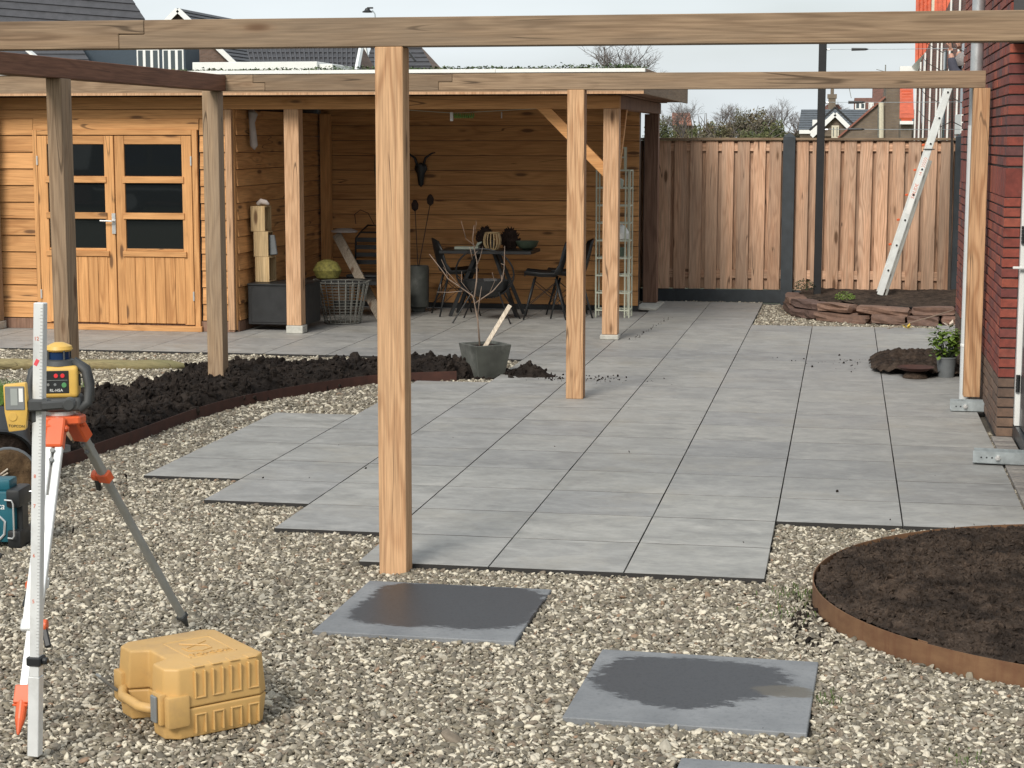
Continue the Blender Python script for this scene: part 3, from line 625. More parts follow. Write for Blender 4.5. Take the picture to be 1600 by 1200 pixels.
bx('footing', -8.32, -8.13, 16.57, 16.76, 0, .076, M['concrete'], sh, bevel=.006); bx('footing', -2.24, -2.0, 19.8, 20.62, 0, .028, M['concrete'], sh, bevel=.006)
def brace(p0, p1, wd=.095, th=.06):
    p0, p1 = Vector(p0), Vector(p1); c = (p0+p1)/2; mb = MB().bar(p0-c, p1-c, wd, th, up=(0, 1, 0)); mb.build('brace', M['shedX'], sh, loc=c, bevel=.002)
brace((-2.80, FY+.06, 2.17), (-2.17, FY+.06, 1.54)); brace((-2.12, FY+.75, 2.17), (-2.12, FY+.12, 1.50))
bx('back_plate', -5.74, -2.2, 19.68, 19.73, 2.10, 2.253, M['shedX'], sh)
bx('wall', -9.6, -5.79, FY+.022, FY+.113, .0, 2.13, M['black'], sh, bevel=0)
for (a, b, yy) in ((-9.6, -5.845, FY-.008), (-5.74, -2.2, 19.70)): bx('top_board', a, b, yy, yy+.018, 2.048, 2.131, M['shedX'], sh)
bx('top_board', -5.773, -5.752, FY+.08, 19.69, 2.048, 2.131, M['shedY'], sh)
# door leaves
bx('door_trim', -7.797, -7.752, FY-.03, FY+.012, .05, 1.94, M['shedZ'], sh); bx('door_trim', -6.17, -6.118, FY-.03, FY+.012, .05, 1.94, M['shedZ'], sh)
bx('door_trim', -7.75, -6.172, FY-.03, FY+.012, 1.892, 1.94, M['shedX'], sh)
bx('threshold', -7.80, -6.1, FY-.05, FY-.013, .0, .055, M['shedX'], sh)
def leaf(x0, x1, lab):
    lf = bx('door', x0, x1, FY-.012, FY+.012, .062, 1.885, M['shedZ'], sh); lf['label'] = lab
    sw_ = .10; a, b = x0+sw_, x1-sw_
    for (u, v) in ((x0+.003, a), (b, x1-.003)): bx('stile', u, v, FY-.032, FY-.013, .065, 1.883, M['shedZ'], lf)
    bx('rail', a+.002, b-.002, FY-.030, FY-.013, 1.803, 1.883, M['shedX'], lf)
    for (z0, z1) in ((1.50, 1.80), (1.148, 1.43), (.80, 1.082)): bx('pane', a+.004, b-.004, FY-.018, FY-.013, z0, z1, M['glass'], lf, bevel=0)
    for z in (1.432, 1.084): bx('glazing_bar', a-.02, b+.02, FY-.045, FY-.014, z, z+.062, M['shedX'], lf)
    bx('rail', a+.002, b-.002, FY-.030, FY-.013, .775, .80, M['shedX'], lf)
    bx('weather_bar', a-.03, b+.035, FY-.055, FY-.012, .722, .775, M['shedX'], lf)
    n = 6; wd = (b-a+.03)/n
    for i in range(n): bx('plank', a-.015+i*wd+.0015, a-.015+(i+1)*wd-.0015, FY-.040, FY-.0335+.02, .075, .72, M['shedZ'], lf, bevel=.004)
    return lf
l1 = leaf(-7.75, -6.962, 'left door leaf with the handle'); l2 = leaf(-6.956, -6.174, 'right door leaf')
hd = MB().b(-6.995, -6.955, FY-.045, FY-.0335, .94, 1.14, ).cyl((-6.975, FY-.04, 1.065), (-6.975, FY-.09, 1.065), .009, n=10).cyl((-6.975, FY-.085, 1.065), (-7.10, FY-.085, 1.068), .009, n=10)
hd.build('handle', M['alu'], l1, loc=WL[l1], shift=WL[l1], bevel=.002)
for z in (.3, 1.6):
    for x in (-7.748, -6.178): bx('hinge', x-.008, x+.008, FY-.045, FY-.030, z, z+.09, M['alu'], sh, bevel=.002)
# roof light and sedum
a, b = at(400, 100, 18.6), at(517, 100, 18.6)
bx('roof_light', a.x-.7, b.x-.15, 18.6, 19.6, 2.46, 2.655, M['white'], sh); bx('roof_light', b.x-.148, b.x, 18.66, 19.5, 2.46, 2.63, M['fascia'], sh)
sd_ = MB()
for i in range(9000):
    x = random.uniform(-7.2, -1.86); y = 16.60+abs(random.gauss(0, .9))
    if y > 20.9: continue
    hh = .015+.035*vnoise(np.array(x*3.), np.array(y*3.), 4)+(.035 if x > -2.6 else .01)*random.random(); s_ = random.uniform(.008, .02); a = random.uniform(0, 6.28)
    c = Vector((x, y, 2.462+random.random()*float(hh)+.012)); u = Vector((math.cos(a), math.sin(a), random.uniform(-.6, .6)))*s_; v = Vector((-math.sin(a), math.cos(a), random.uniform(-.2, 1.2)))*s_
    sd_.add([c-u, c+u, c+v], [(0, 1, 2)])
sd_.b(-9.6, -1.83, 16.51, 20.95, 2.461, 2.472)
sd_.build('sedum', M['sedum'], sh, loc=WL[sh], shift=WL[sh], kind='stuff', weld=False)

# ------------------------------------------------------------------ fence
fn = empty('board_fence', (-.5, 21.2, 0), 'larch board fence on dark concrete base between shed and house', 'fence')
def fence_bay(x0, x1):
    n = round((x1-x0)/.18); p = (x1-x0)/n
    bx('rail', x0, x1, 21.223, 21.255, 1.72, 1.815, M['fenceX'], fn); bx('rail', x0, x1, 21.223, 21.255, .26, .36, M['fenceX'], fn)
    for i in range(n): bx('board', x0+i*p+(p-.138)/2, x0+i*p+(p-.138)/2+.138, 21.20, 21.222, .135+random.uniform(-.004, .004), 1.842, M['fenceZ'], fn, bevel=.003)
    for i in range(n+1):
        xc = x0+i*p
        if True: bx('board', xc-.068, xc+.068, 21.256, 21.276, .135, 1.842, M['fenceZ'], fn, bevel=.003)
    bx('cap_rail', x0-.01, x1+.01, 21.17, 21.29, 1.844, 1.872, M['beamX'], fn); bx('gravel_board', x0, x1, 21.205, 21.25, -.02, .13, M['fenceconc'], fn, bevel=.006)
fence_bay(-2.16, -.712); fence_bay(-.584, 1.198); fence_bay(-3.75, -2.31); fence_bay(1.34, 2.9)
for xc in (-.648, 1.262, -2.235):
    m = MB().b(-.068, .068, -.068, .068, -.1, 1.88).add([(-.068, -.068, 1.88), (.068, -.068, 1.88), (.068, .068, 1.88), (-.068, .068, 1.88), (0, 0, 1.935)], [(0, 1, 4), (1, 2, 4), (2, 3, 4), (3, 0, 4)])
    m.build('post', M['fenceconc'], fn, loc=(xc, 21.18, 0), bevel=.004)
# ------------------------------------------------------------------ raised bed with rough stone wall
rb = empty('stone_retaining_wall', (.2, 18.95, 0), 'low dry stone wall of reddish rough slabs round the raised bed', 'stone wall')
def rough_stone(c, d, rz, seed, lab=None):
    bm = bmesh.new(); bmesh.ops.create_cube(bm, size=1); bmesh.ops.subdivide_edges(bm, edges=bm.edges[:], cuts=2, use_grid_fill=True); rg = random.Random(seed)
    for v in bm.verts:
        k = 1-.04*(abs(v.co.x*2)**4*abs(v.co.z*2)**4); v.co = Vector(((v.co.x*k+rg.gauss(0, .025))*d[0], (v.co.y*k+rg.gauss(0, .05))*d[1], (v.co.z*(1-.05*abs(v.co.x*2)**3)+rg.gauss(0, .04))*d[2]))
    me = bpy.data.meshes.new('stone'); bm.to_mesh(me); bm.free(); me.materials.append(M['fieldstone'])
    link('stone', me, c, rb, rot=(rg.gauss(0, .04), rg.gauss(0, .03), rz))
sp = smoothpath(STONEWALL, 8); acc = [0]
for i in range(1, len(sp)): acc.append(acc[-1]+(sp[i]-sp[i-1]).length)
def along(s_):
    for i in range(1, len(sp)):
        if acc[i] >= s_: t = (s_-acc[i-1])/(acc[i]-acc[i-1]); return sp[i-1].lerp(sp[i], t), sp[i]-sp[i-1]
    return sp[-1], sp[-1]-sp[-2]
for lvl, (z0, hh) in enumerate(((.035, .085), (.12, .078))):
    s_ = .02+lvl*.17; k = 0
    while s_ < acc[-1]-.3:
        ln = random.uniform(.26, .6) if lvl < 2 else random.uniform(.3, .5)
        p, t = along(s_+ln/2); a = math.atan2(t.y, t.x)
        if lvl < 2 or s_ < 1.6: rough_stone((p.x, p.y+.06*(lvl > 0), z0+random.uniform(-.008, .008)), (ln*.98, random.uniform(.17, .24), hh*(1 if lvl < 2 else 1)), a, k*7+lvl*31)
        s_ += ln+.012; k += 1
RB = [(-.48, 21.0), (-.48, 20.2), (-.40, 19.75), (-.25, 19.45), (-.02, 19.28), (.35, 19.12), (.9, 19.03), (2.2, 19.0), (2.2, 21.19), (-.48, 21.19)]
def rbh(X, Y): return .145+.07*np.clip(dpoly(X, Y, RB), 0, 1)+.06*(fbm(X*4, Y*4, 4, 2)-.4)+.02*lump(X, Y, 20, 2)
soil_sheet('raised_bed_soil', lambda X, Y: inpoly(X, Y, RB), rbh, -.6, 2.2, 18.9, 21.2, .03, M['peat'])
def tuft(name, c, r, h, n, mat, label, cat, grp=None, leafs=.03):
    m = MB()
    for i in range(n):
        a = random.uniform(0, 6.28); rr = r*math.sqrt(random.random()); zz = h*random.random()*(1-(rr/r)**2*.6); p = Vector((rr*math.cos(a), rr*math.sin(a), zz)); s_ = leafs*random.uniform(.5, 1.2)
        u = Vector((random.gauss(0, 1), random.gauss(0, 1), random.gauss(0, .5))).normalized()*s_; v = Vector((random.gauss(0, 1), random.gauss(0, 1), random.gauss(.4, .6))).normalized()*s_*.5
        m.add([p-u*.5, p+v*.5, p+u*.5, p-v*.5], [(0, 1, 2, 3)])
    return tag(m.build(name, mat, loc=c, weld=False), label, cat, grp)
tuft('low_plant', (.02, 19.45, .19), .11, .09, 350, M['leaf'], 'low yellow green cushion plant in the raised bed soil', 'plant', leafs=.025)
tuft('rock_plant', (-.42, 20.3, .22), .13, .12, 300, M['leafdark'], 'dark low plant with a pale stone at the left end of the raised bed', 'plant', leafs=.03)
rk = empty('pole', (-.285, 20.32, .15), 'tall black square pole standing in the raised bed before the fence', 'pole')
MB().b(-.042, .042, -.042, .042, -.1, 2.95).build('shaft', M['blackmetal'], None, bevel=.004).parent = rk
for z in (2.67, 2.10, 1.81):
    o = MB().cyl((.04, 0, z), (.075, 0, z), .01, n=8); o = o.build('eye_bolt', M['alu'], None); o.parent = rk
wires = []
for z, x2 in ((2.82, .15), (2.255, .13), (1.965, .13)):
    wr = empty('training_wire', (-.24, 20.32, z), {2.82: 'topmost wire with black tensioner from the black pole to the house', 2.255: 'middle wire with black tensioner from the black pole to the house', 1.965: 'lowest wire with black tensioner, just above the fence top'}[z], 'wire', 'plant training wires')
    MB().tube([(0, 0, 0), (.7, .0, -.004), (1.7, 0, .0)], .0028, 5).build('cable', M['galv'], None).parent = wr
    MB().cyl((x2+.11, 0, -.002), (x2+.26, 0, -.002), .016, .013, 8).cyl((x2+.26, 0, -.002), (x2+.29, 0, -.002), .013, .005, 8).build('tensioner', M['black'], None, smooth=True).parent = wr
# thin trained tree with a few twigs
tt = empty('young_tree', (1.135, 20.6, .15), 'thin bare young tree tied in front of the fence end by the house', 'tree')
MB().tube([(.01, 0, 0), (.0, 0, .8), (-.01, 0, 1.6), (-.03, 0, 2.5), (-.05, 0, 2.95)], [.019, .016, .014, .009, .004], 7).build('trunk', M['trunk'], None, smooth=True).parent = tt
m = MB()
for z in (1.9, 2.15, 2.35, 2.5, 2.7):
    for sgn in (-1, 1):
        m.tube([(-.02, 0, z), (-.02+sgn*.12, 0, z-.06), (-.02+sgn*.28, 0, z+.03), (-.02+sgn*.36, 0, z+.12)], [.006, .005, .004, .002], 5)
m.build('branch', M['trunk'], None, smooth=True).parent = tt

# ------------------------------------------------------------------ ladder
la = empty('ladder', (.385, 19.9, .2), 'aluminium ladder standing in the raised bed and leaning towards the house', 'ladder')
top = Vector((.70, 0, 2.34)); dr = top.normalized(); yv = Vector((0, 1, 0)); nv = dr.cross(yv)
for k, yy in enumerate((0, .38)):
    r_ = MB().bar((0, yy, 0), top+Vector((0, yy, 0)), .066, .026, up=(0, 1, 0)); r_.build('rail', M['ladder'], None, bevel=.004).parent = la
    r_ = MB().bar(nv*-.062+Vector((0, yy+.03, .0)), nv*-.062+top*.62+Vector((0, yy+.03, 0)), .024, .03, up=(0, 1, 0)); r_.build('rail', M['alugrey'], None, bevel=.003).parent = la
for k in range(8):
    p = dr*(.28+k*.28); r_ = MB().cyl(p+Vector((0, -.018, 0)), p+Vector((0, .40, 0)), .013, n=10); r_.build('rung', M['ladder'], None).parent = la
    r_ = MB().cyl(p+Vector((0, -.0135, 0)), p+Vector((0, -.021, 0)), .011, n=10); r_.build('rung_end', M['black'], None).parent = la
    if 0 < k < 6: r_ = MB().box(p*.98-nv*.0+Vector((-.066, .0, .02)), (.03, .05, .022), (0, -.28, 0)); r_.build('rung_clip', M['orange'], None, bevel=.004).parent = la
r_ = MB().box(dr*1.62+Vector((0, -.0, 0)), (.12, .05, .012), (0, .0, 0)); r_.build('guide_bracket', M['rubber'], None, bevel=.003).parent = la
ang = math.atan2(top.z, top.x)
Rl = Matrix((dr, Vector((-dr.z, 0, dr.x)), Vector((0, -1, 0)))).transposed()
st = MB().box(dr*1.22+Vector((0, -.0145, 0)), (.052, .001, .62), Matrix((nv, yv, dr)).transposed()); st.build('sticker', M['white'], None).parent = la
ch = MB()
for i in range(5):
    c = dr*(1.44+i*.022)+Vector((0, -.016, 0))
    for sg in (-1, 1): ch.bar(c+nv*.0, c+nv*sg*.02-dr*.014, .004, .001, up=(0, 1, 0))
ch.build('chevron_mark', M['oink'], None).parent = la
t_ = text('lettering', 'SOLIDE', .05, dr*1.16+Vector((0, -.0155, 0)), M['oink'], None, rot=(PI/2, -ang+0, 0)); t_.parent = la
t_ = text('lettering', '14', .04, dr*1.35+Vector((0, -.0155, 0)), M['oink'], None, rot=(PI/2, -ang, 0)); t_.parent = la

# ------------------------------------------------------------------ brick house on the right
hs = empty('brick_house', (.965, 11.68, 0), 'dark red brick house wall with white door frame at the right edge', 'house')
WX, Y0, Y1, ZT = .965, 11.68, 16.30, 5.4
MBc = MB().b(WX+.012, 6, Y0+.012, Y1-.01, -.05, ZT).b(1.30, 6, 9.0, Y0+.012, -.05, ZT).b(WX+.012, 1.30, 9.0, 9.7, -.05, ZT).b(WX+.012, 1.30, 9.7, Y0+.012, 2.45, ZT)
MBc.build('wall', M['mortar'], hs, loc=WL[hs], shift=WL[hs], bevel=0)
big = []; rest = []
nc = int(ZT/.0625)
for c in range(nc):
    z = c*.0625; off = .11*(c % 2)
    if c in (24, 25, 26): continue
    y = Y0+.102-off if off else Y0+.102
    # B face (header towards the camera)
    big.append(((WX+.05, Y0+.05, z+.031), (.1, .1, .052), z))
    y = Y0+.11+ (.0 if off else -.0)
    first = .10 if off else .21
    yy = Y0+.106
    while yy < Y1-.02:
        l = min(first, Y1-yy); first = .21
        if l > .03: rest.append(((WX+.05, yy+l/2, z+.031), (.1, l-.0, .051), z, yy))
        yy += l+.0105
for k in range(int((Y1-Y0)/.0625)): rest.append(((WX+.05, Y0+.031+k*.0625, 1.589), (.1, .052, .178), 1.594, Y0+k*.0625))
def vis(z): return -.1 < z < 2.85
ind = [(c, d) for (c, d, z) in big if vis(z)]+[(c, d) for (c, d, z, yy) in sorted(rest, key=lambda q: q[3]) if vis(z)]
lowz = lambda c: M['plinth'] if c[2] < .36 else M['brick']
for (c, d) in ind[:298]:
    jit = random.uniform(-.002, .002); boxo('brick', (c[0]+jit, c[1], c[2]), (round(d[0], 3), round(d[1], 3), round(d[2], 3)), lowz(c), hs, bevel=.002)
sb = MB(); 
for (c, d) in ind[298:]+[(c, d) for (c, d, z) in big if not vis(z)]+[(c, d) for (c, d, z, yy) in rest if not vis(z)]: sb.cm = 1 if c[2] < .36 else 0; sb.box((c[0]+random.uniform(-.002, .002), c[1], c[2]), d)
def brick_mix():
    t = NT('red_brick_field'); geo = t.n('NewGeometry'); r = geo.outputs['Random Per Island']; p = geo.outputs['Position']
    cr_ = t.n('ValToRGB'); t.set(cr_.inputs[0], r); tones = [(.17, .045, .035), (.27, .075, .05), (.14, .05, .05), (.33, .095, .055), (.21, .06, .045), (.12, .06, .06)]; e = cr_.color_ramp
    while len(e.elements) < 6: e.elements.new(.5)
    for k, (el, c) in enumerate(zip(e.elements, tones)): el.position = k/5; el.color = C(*c)
    n = t.noise(p, 26, 6, .65); c = t.mul(.75, cr_.outputs[0], t.mix(t.rng(n, .3, .7), C(.6, .6, .62), C(1.3, 1.25, 1.2)))
    t.set(t.p.inputs['Base Color'], c); t.p.inputs['Roughness'].default_value = .8; t.bump(n, .5, .003); return t.mat
sb.build('brick_field', [brick_mix(), M['plinth']], hs, loc=WL[hs], shift=WL[hs], kind='stuff')
fr = bx('door_frame', 1.066, 1.128, 11.60, 11.68, .085, 2.36, M['white'], hs); bx('door_frame', 1.066, 1.128, 9.70, 9.78, .085, 2.36, M['white'], hs); bx('door_frame', 1.066, 1.128, 9.78, 11.60, 2.28, 2.36, M['white'], hs)
bx('threshold_plate', 1.07, 1.30, 9.70, 11.66, .0, .082, M['anthracite'], hs)
dz = bx('door', 1.095, 1.15, 10.70, 11.59, .09, 2.27, M['anthracite'], hs); dz2 = bx('door', 1.095, 1.15, 9.79, 10.69, .09, 2.27, M['anthracite'], hs)
for d_, (ya, yb) in ((dz, (10.70, 11.59)), (dz2, (9.79, 10.69))):
    bx('pane', 1.088, 1.0945, ya+.12, yb-.12, .75, 2.15, M['glass'], d_, bevel=0); bx('panel', 1.086, 1.0945, ya+.14, yb-.14, .22, .6, M['anthracite'], d_, bevel=.004)
for z in (.30, 1.22, 2.0):
    m = MB()
    for k in range(5): m.cyl((1.078, 11.59, z+k*.022), (1.078, 11.59, z+k*.022+.019), .013, n=10)
    m.build('hinge', M['black'], hs, loc=WL[hs], shift=WL[hs])
bx('door_stay', 1.02, 1.10, 11.56, 11.58, 1.065, 1.08, M['white'], hs)
for k in range(46): boxo('threshold_brick', (.998, 9.05+k*.0575, -.018), (.125, .049, .05), M['paver'], hs, bevel=.003)
pd = MB().tube([(.86, 13.12, 0), (.86, 13.12, 1.95)], .040, 16); o = pd.build('downpipe', M['pvc'], hs, loc=WL[hs], shift=WL[hs], smooth=True)
pd = MB().tube([(.865, 13.12, 1.95), (.865, 13.12, 5.2)], .043, 18); o = pd.build('downpipe', M['zinc'], hs, loc=WL[hs], shift=WL[hs], smooth=True)
for z in (.42, 2.52, 4.2):
    pd = MB().lathe([(.046, -.011), (.048, 0), (.046, .011)], (.865, 13.12, z), 18).b(.90, .965, 13.11, 13.13, z-.008, z+.008); pd.build('pipe_clamp', M['white'] if z < 1 else M['zinc'], hs, loc=WL[hs], shift=WL[hs])

# ================================================================== loose things
def own(o, parent):            # parent a mesh built in its thing's own frame
    o.parent = parent; return o
# ---- tripod
tp = empty('tripod', (-2.635, 5.82, 0), 'aluminium survey tripod with orange joints standing in the gravel at left', 'tripod')
HZ = .885
hm = MB().prism([(.085*math.cos(a), .085*math.sin(a), HZ) for a in [PI/6+PI/3*k+(.18 if k % 2 else -.18) for k in range(6)]], (0, 0, .028)); own(hm.build('head_plate', M['orange'], bevel=.005), tp)
own(MB().cyl((0, 0, HZ+.028), (0, 0, HZ+.045), .05, n=24).build('head_disc', M['alu'], bevel=.002), tp)
own(MB().cyl((0, 0, HZ-.09), (0, 0, HZ), .012, n=10).cyl((0, 0, HZ-.10), (0, 0, HZ-.08), .028, n=12).build('centre_screw', M['greyplast']), tp)
def tleg(foot, wide, mt, clamp_lab=None):
    f = Vector(foot)-Vector((-2.635, 5.82, 0)); d2 = Vector((f.x, f.y, 0)).normalized(); a = d2*.07+Vector((0, 0, HZ-.01)); ax = (f-a); ln = ax.length; u = ax.normalized(); side = Vector((-d2.y, d2.x, 0)); front = u.cross(side)
    def along_(t): return a+u*t
    h = MB().bar(a-u*.035, along_(.075), .062, .045, up=front); h.cyl(a-side*.042, a+side*.042, .013, n=12); own(h.build('hinge_joint', M['orange'], bevel=.006), tp)
    m = MB()
    if wide:
        for sg in (-1, 1): m.bar(along_(.07)+side*sg*.017, along_(ln*.66)+side*sg*.017, .026, .024, up=front)
    else: m.bar(along_(.07), along_(.30), .032, .026, up=front)
    own(m.build('leg_upper', mt, bevel=.003), tp)
    bm_ = MB()
    for t in (.09, .125): bm_.cyl(along_(t)-front*.013, along_(t)-front*.022, .008, n=10).cyl(along_(t)+front*.013, along_(t)+front*.022, .008, n=10)
    own(bm_.build('bolt', M['greyplast']), tp)
    own((MB().bar(along_(.25), along_(ln-.06), .026, .017, up=front) if wide else MB().tube([along_(.22), along_(ln-.05)], .0155, 12)).build('leg_lower', M['aluwhite'] if wide else M['alugrey'], bevel=.002 if wide else 0, smooth=not wide), tp)
    cp = ln*.66 if wide else .26
    own(MB().bar(along_(cp-.02), along_(cp+.022), .066 if wide else .05, .036, up=front).build('clamp', M['aluwhite'] if wide else M['orange'], bevel=.005), tp)
    lv = MB().bar(along_(cp-.01)+side*.034, along_(cp+.075)+side*.062, .02, .016, up=front); own(lv.build('clamp_lever', M['black'], bevel=.004), tp)
    kn = MB().cyl(along_(cp)+side*.025, along_(cp)+side*.05, .02, n=12); own(kn.build('clamp_knob', M['orange'], bevel=.003), tp)
    ft = MB().bar(along_(ln-.16 if wide else ln-.07), along_(ln-.10 if wide else ln-.05), .05 if wide else .036, .034, up=front)
    ft.tube([along_(ln-.11 if wide else ln-.06), along_(ln-.05), along_(ln)], [.02, .017, .004], 8); own(ft.build('foot', M['orange'] if wide else M['rubber'], bevel=.003), tp)
    if wide:
        own(MB().box(along_(ln-.115)-front*.02+d2*.02, (.05, .04, .008)).build('foot_step', M['orange'], bevel=.002), tp)
tleg((-2.44, 6.47, 0), False, M['alugrey']); tleg((-2.51, 5.15, 0), True, M['aluwhite']); tleg((-2.80, 5.90, 0), True, M['aluwhite'])
own(MB().box((-.03, -.075, HZ-.035), (.075, .055, .085), (0, 0, .4)).build('leg_bracket', M['orange'], bevel=.006), tp)
own(MB().tube([(-.035, -.42, .52), (-.075, -.47, .44), (-.085, -.49, .36), (-.06, -.47, .30)], [.010, .013, .012, .007], 6).build('strap', M['black']), tp)
# ---- rotating laser
ls = empty('rotating_laser', (-2.635, 5.82, HZ+.046), 'yellow and grey rotating laser level on the tripod head', 'laser level')
own(MB().b(-.085, .085, -.075, .075, .0, .052).build('base', M['rubber'], bevel=.018, seg=3, smooth=True), ls)
bd = own(MB().b(-.074, .074, -.07, .07, .05, .165).build('body', M['yellow'], bevel=.016, seg=3, smooth=True), ls)
for sx in (-1, 1):
    own(MB().tube([(sx*.072, -.06, .005), (sx*.108, -.05, .03), (sx*.112, -.045, .09), (sx*.10, -.035, .145), (sx*.055, -.02, .178)], [.016, .018, .017, .017, .014], 10).build('handle_guard', M['rubber'], smooth='all'), ls)
    own(MB().tube([(sx*.072, .06, .005), (sx*.108, .05, .03), (sx*.112, .045, .09), (sx*.10, .035, .145), (sx*.055, .02, .178)], [.016, .018, .017, .017, .014], 10).build('handle_guard', M['rubber'], smooth='all'), ls)
own(MB().lathe([(.066, .165), (.058, .182), (.05, .186)], n=24).build('collar', M['rubber'], smooth=True), ls)
own(MB().lathe([(.040, .184), (.040, .216)], n=24).build('lens_window', M['lens'], smooth=True), ls)
own(MB().lathe([(.046, .215), (.053, .222), (.048, .234), (.02, .246), (0, .247)], n=28).build('turret_cap', M['yellow'], smooth=True), ls)
m = MB()
for k in range(4): a = k*PI/2+.5; m.bar((.046*math.cos(a), .046*math.sin(a), .184), (.046*math.cos(a), .046*math.sin(a), .22), .010, .007)
own(m.build('turret_pillar', M['rubber'], bevel=.001), ls)
pn = own(MB().b(-.060, .040, -.0725, -.069, .068, .150).build('control_panel', M['black'], bevel=.002), ls)
def btn(x, z, r, mt, nm='button'): own(MB().cyl((x, -.072, z), (x, -.0755, z), r, n=16).build(nm, mt, bevel=.001), pn)
btn(-.008, .132, .008, M['redled']); btn(.017, .132, .008, M['redled']); btn(.022, .098, .0095, M['greenbtn']); btn(-.012, .10, .0055, M['greyplast']); btn(-.038, .10, .0055, M['greyplast'])
own(MB().b(-.055, .035, -.0735, -.0725, .1155, .1165).build('panel_line', M['screen']), pn)
text('lettering', 'RL-H5A', .015, (-.008, -.0735, .079), M['white'], None, rot=(PI/2, 0, 0)).parent = pn
own(MB().cyl((.074, -.02, .11), (.080, -.02, .11), .022, n=20).build('side_dial', M['rubber'], bevel=.002), ls)
ls.rotation_euler.z = .33; ls.scale = (.88, .88, .94)
# ---- levelling staff with receiver
sf = empty('levelling_staff', (-2.377, 4.985, 0), 'tall aluminium levelling staff with red and black graduations at the left edge', 'levelling staff')
sv = Vector((.058, .02, 1.375)); su = sv.normalized()
own(MB().bar((0, 0, .0), sv*.18, .035, .035, up=(0, 1, 0)).build('foot_sleeve', M['aluwhite'], bevel=.002), sf)
own(MB().bar(sv*.18, sv, .031, .031, up=(0, 1, 0)).build('profile', M['aluwhite'], bevel=.002), sf)
gm = MB()
for k in range(120):
    z = .28+k*.01
    if z > 1.36: break
    p = sv*(z/1.375)+Vector((.011, -.0158, 0)); gm.box(p, (.007 if k % 5 else .011, .0006, .0022))
own(gm.build('graduation', plain('grey_print', (.42, .42, .41), .6)), sf)
nm_ = MB()
nm_.box(sv*(1.20/1.375)+Vector((-.003, -.0159, 0)), (.011, .0008, .020), (0, .5, 0))
own(nm_.build('red_mark', M['red']), sf)
for z, s_ in ((1.27, '12'), (.86, '8'), (.77, '7'), (.62, '6'), (.48, '5')): text('number', s_, .016, sv*(z/1.375)+Vector((-.004, -.0160, 0)), M['oink'], None, rot=(PI/2, 0, 0)).parent = sf
own(MB().box(sv*.215, (.046, .046, .028)).cyl(sv*.215+Vector((.02, -.0, 0)), sv*.215+Vector((.038, 0, 0)), .012, n=10).build('staff_clamp', M['black'], bevel=.004), sf)
rc = empty('laser_receiver', (-2.40, 4.965, 1.075), 'yellow laser receiver with small display clamped to the staff', 'laser receiver')
own(MB().prism([(-.036, -.018, .062), (.030, -.018, .068), (.034, -.018, -.01), (.026, -.018, -.072), (-.024, -.018, -.078), (-.034, -.018, -.02)], (0, .032, 0)).build('body', M['yellow'], bevel=.006, seg=2, smooth=True), rc)
own(MB().b(-.030, .026, -.0205, -.0175, -.012, .058).build('face_plate', M['greyplast'], bevel=.002), rc)
own(MB().b(-.014, .006, -.0215, -.020, .002, .052).build('display', M['screen']), rc); own(MB().b(.010, .022, -.0215, -.020, .012, .052).build('sensor_window', M['white']), rc)
own(MB().cyl((-.01, -.018, -.032), (-.01, -.0205, -.032), .013, n=18).build('button', M['yellow'], bevel=.001), rc)
text('lettering', 'TOPCON', .011, (0, -.0187, -.060), M['ink'], None, rot=(PI/2, .05, 0)).parent = rc
own(MB().box((.065, .0, -.0), (.06, .045, .034)).box((.115, -.02, .002), (.085, .018, .026), (0, -.06, 0)).box((.045, .02, -.02), (.02, .03, .07)).cyl((.155, -.035, .004), (.155, -.0, .004), .02, n=16).build('clamp', M['rubber'], bevel=.005), rc)
rc.rotation_euler.z = .25; rc.location.x += .015
# ---- carrying case
cs = empty('carrying_case', (-2.325, 5.475, -.012), 'scuffed yellow plastic carrying case lying on the gravel in front of the tripod', 'tool case')
plan = [(0, .04), (.035, 0), (.115, 0), (.14, .06), (.27, .06), (.295, 0), (.375, 0), (.41, .04), (.41, .325), (.38, .36), (.03, .36), (0, .325)]
def shell(z0, z1, i0, i1):
    cx, cy = .205, .18; m = MB(); n = len(plan)
    r0 = [(cx+(x-cx)*i0, cy+(y-cy)*i0, z0) for x, y in plan]; r1 = [(cx+(x-cx)*i1, cy+(y-cy)*i1, z1) for x, y in plan]
    return m.add(r0+r1, [tuple(range(n))[::-1], tuple(range(n, 2*n))]+[(i, (i+1) % n, n+(i+1) % n, n+i) for i in range(n)])
own(shell(0, .098, .95, 1).build('base_shell', M['case'], bevel=.007, seg=3, smooth=True), cs)
lid = own(shell(.1005, .228, 1, .955).build('lid', M['case'], bevel=.008, seg=3, smooth=True), cs)
rb_ = MB()
for k in range(4):
    y = .115+k*.062
    for (zc, hh, xx) in ((.172, .085, .406), (.044, .062, .405)):
        for sg in (-1, 1): rb_.box((xx, y+sg*.0165, zc), (.014, .006, hh))
        rb_.box((xx, y, zc-hh/2*(1 if zc > .1 else -1)), (.014, .04, .006))
    rb_.box((.385, y, .2265), (.04, .034, .006))
own(rb_.build('rib', M['case'], bevel=.002), lid)
fr_ = MB()
for (a, b, c, d) in ((.10, .31, .13, .136), (.10, .31, .29, .296), (.10, .106, .13, .296), (.304, .31, .13, .296)): fr_.b(a, b, c, d, .226, .2295)
own(fr_.build('lid_border', M['case'], bevel=.0015), lid)
text('embossed_lettering', 'TOPCON', .034, (.305-.02, .213, .2290), M['case'], None, rot=(0, 0, PI/2), ext=.002).parent = lid
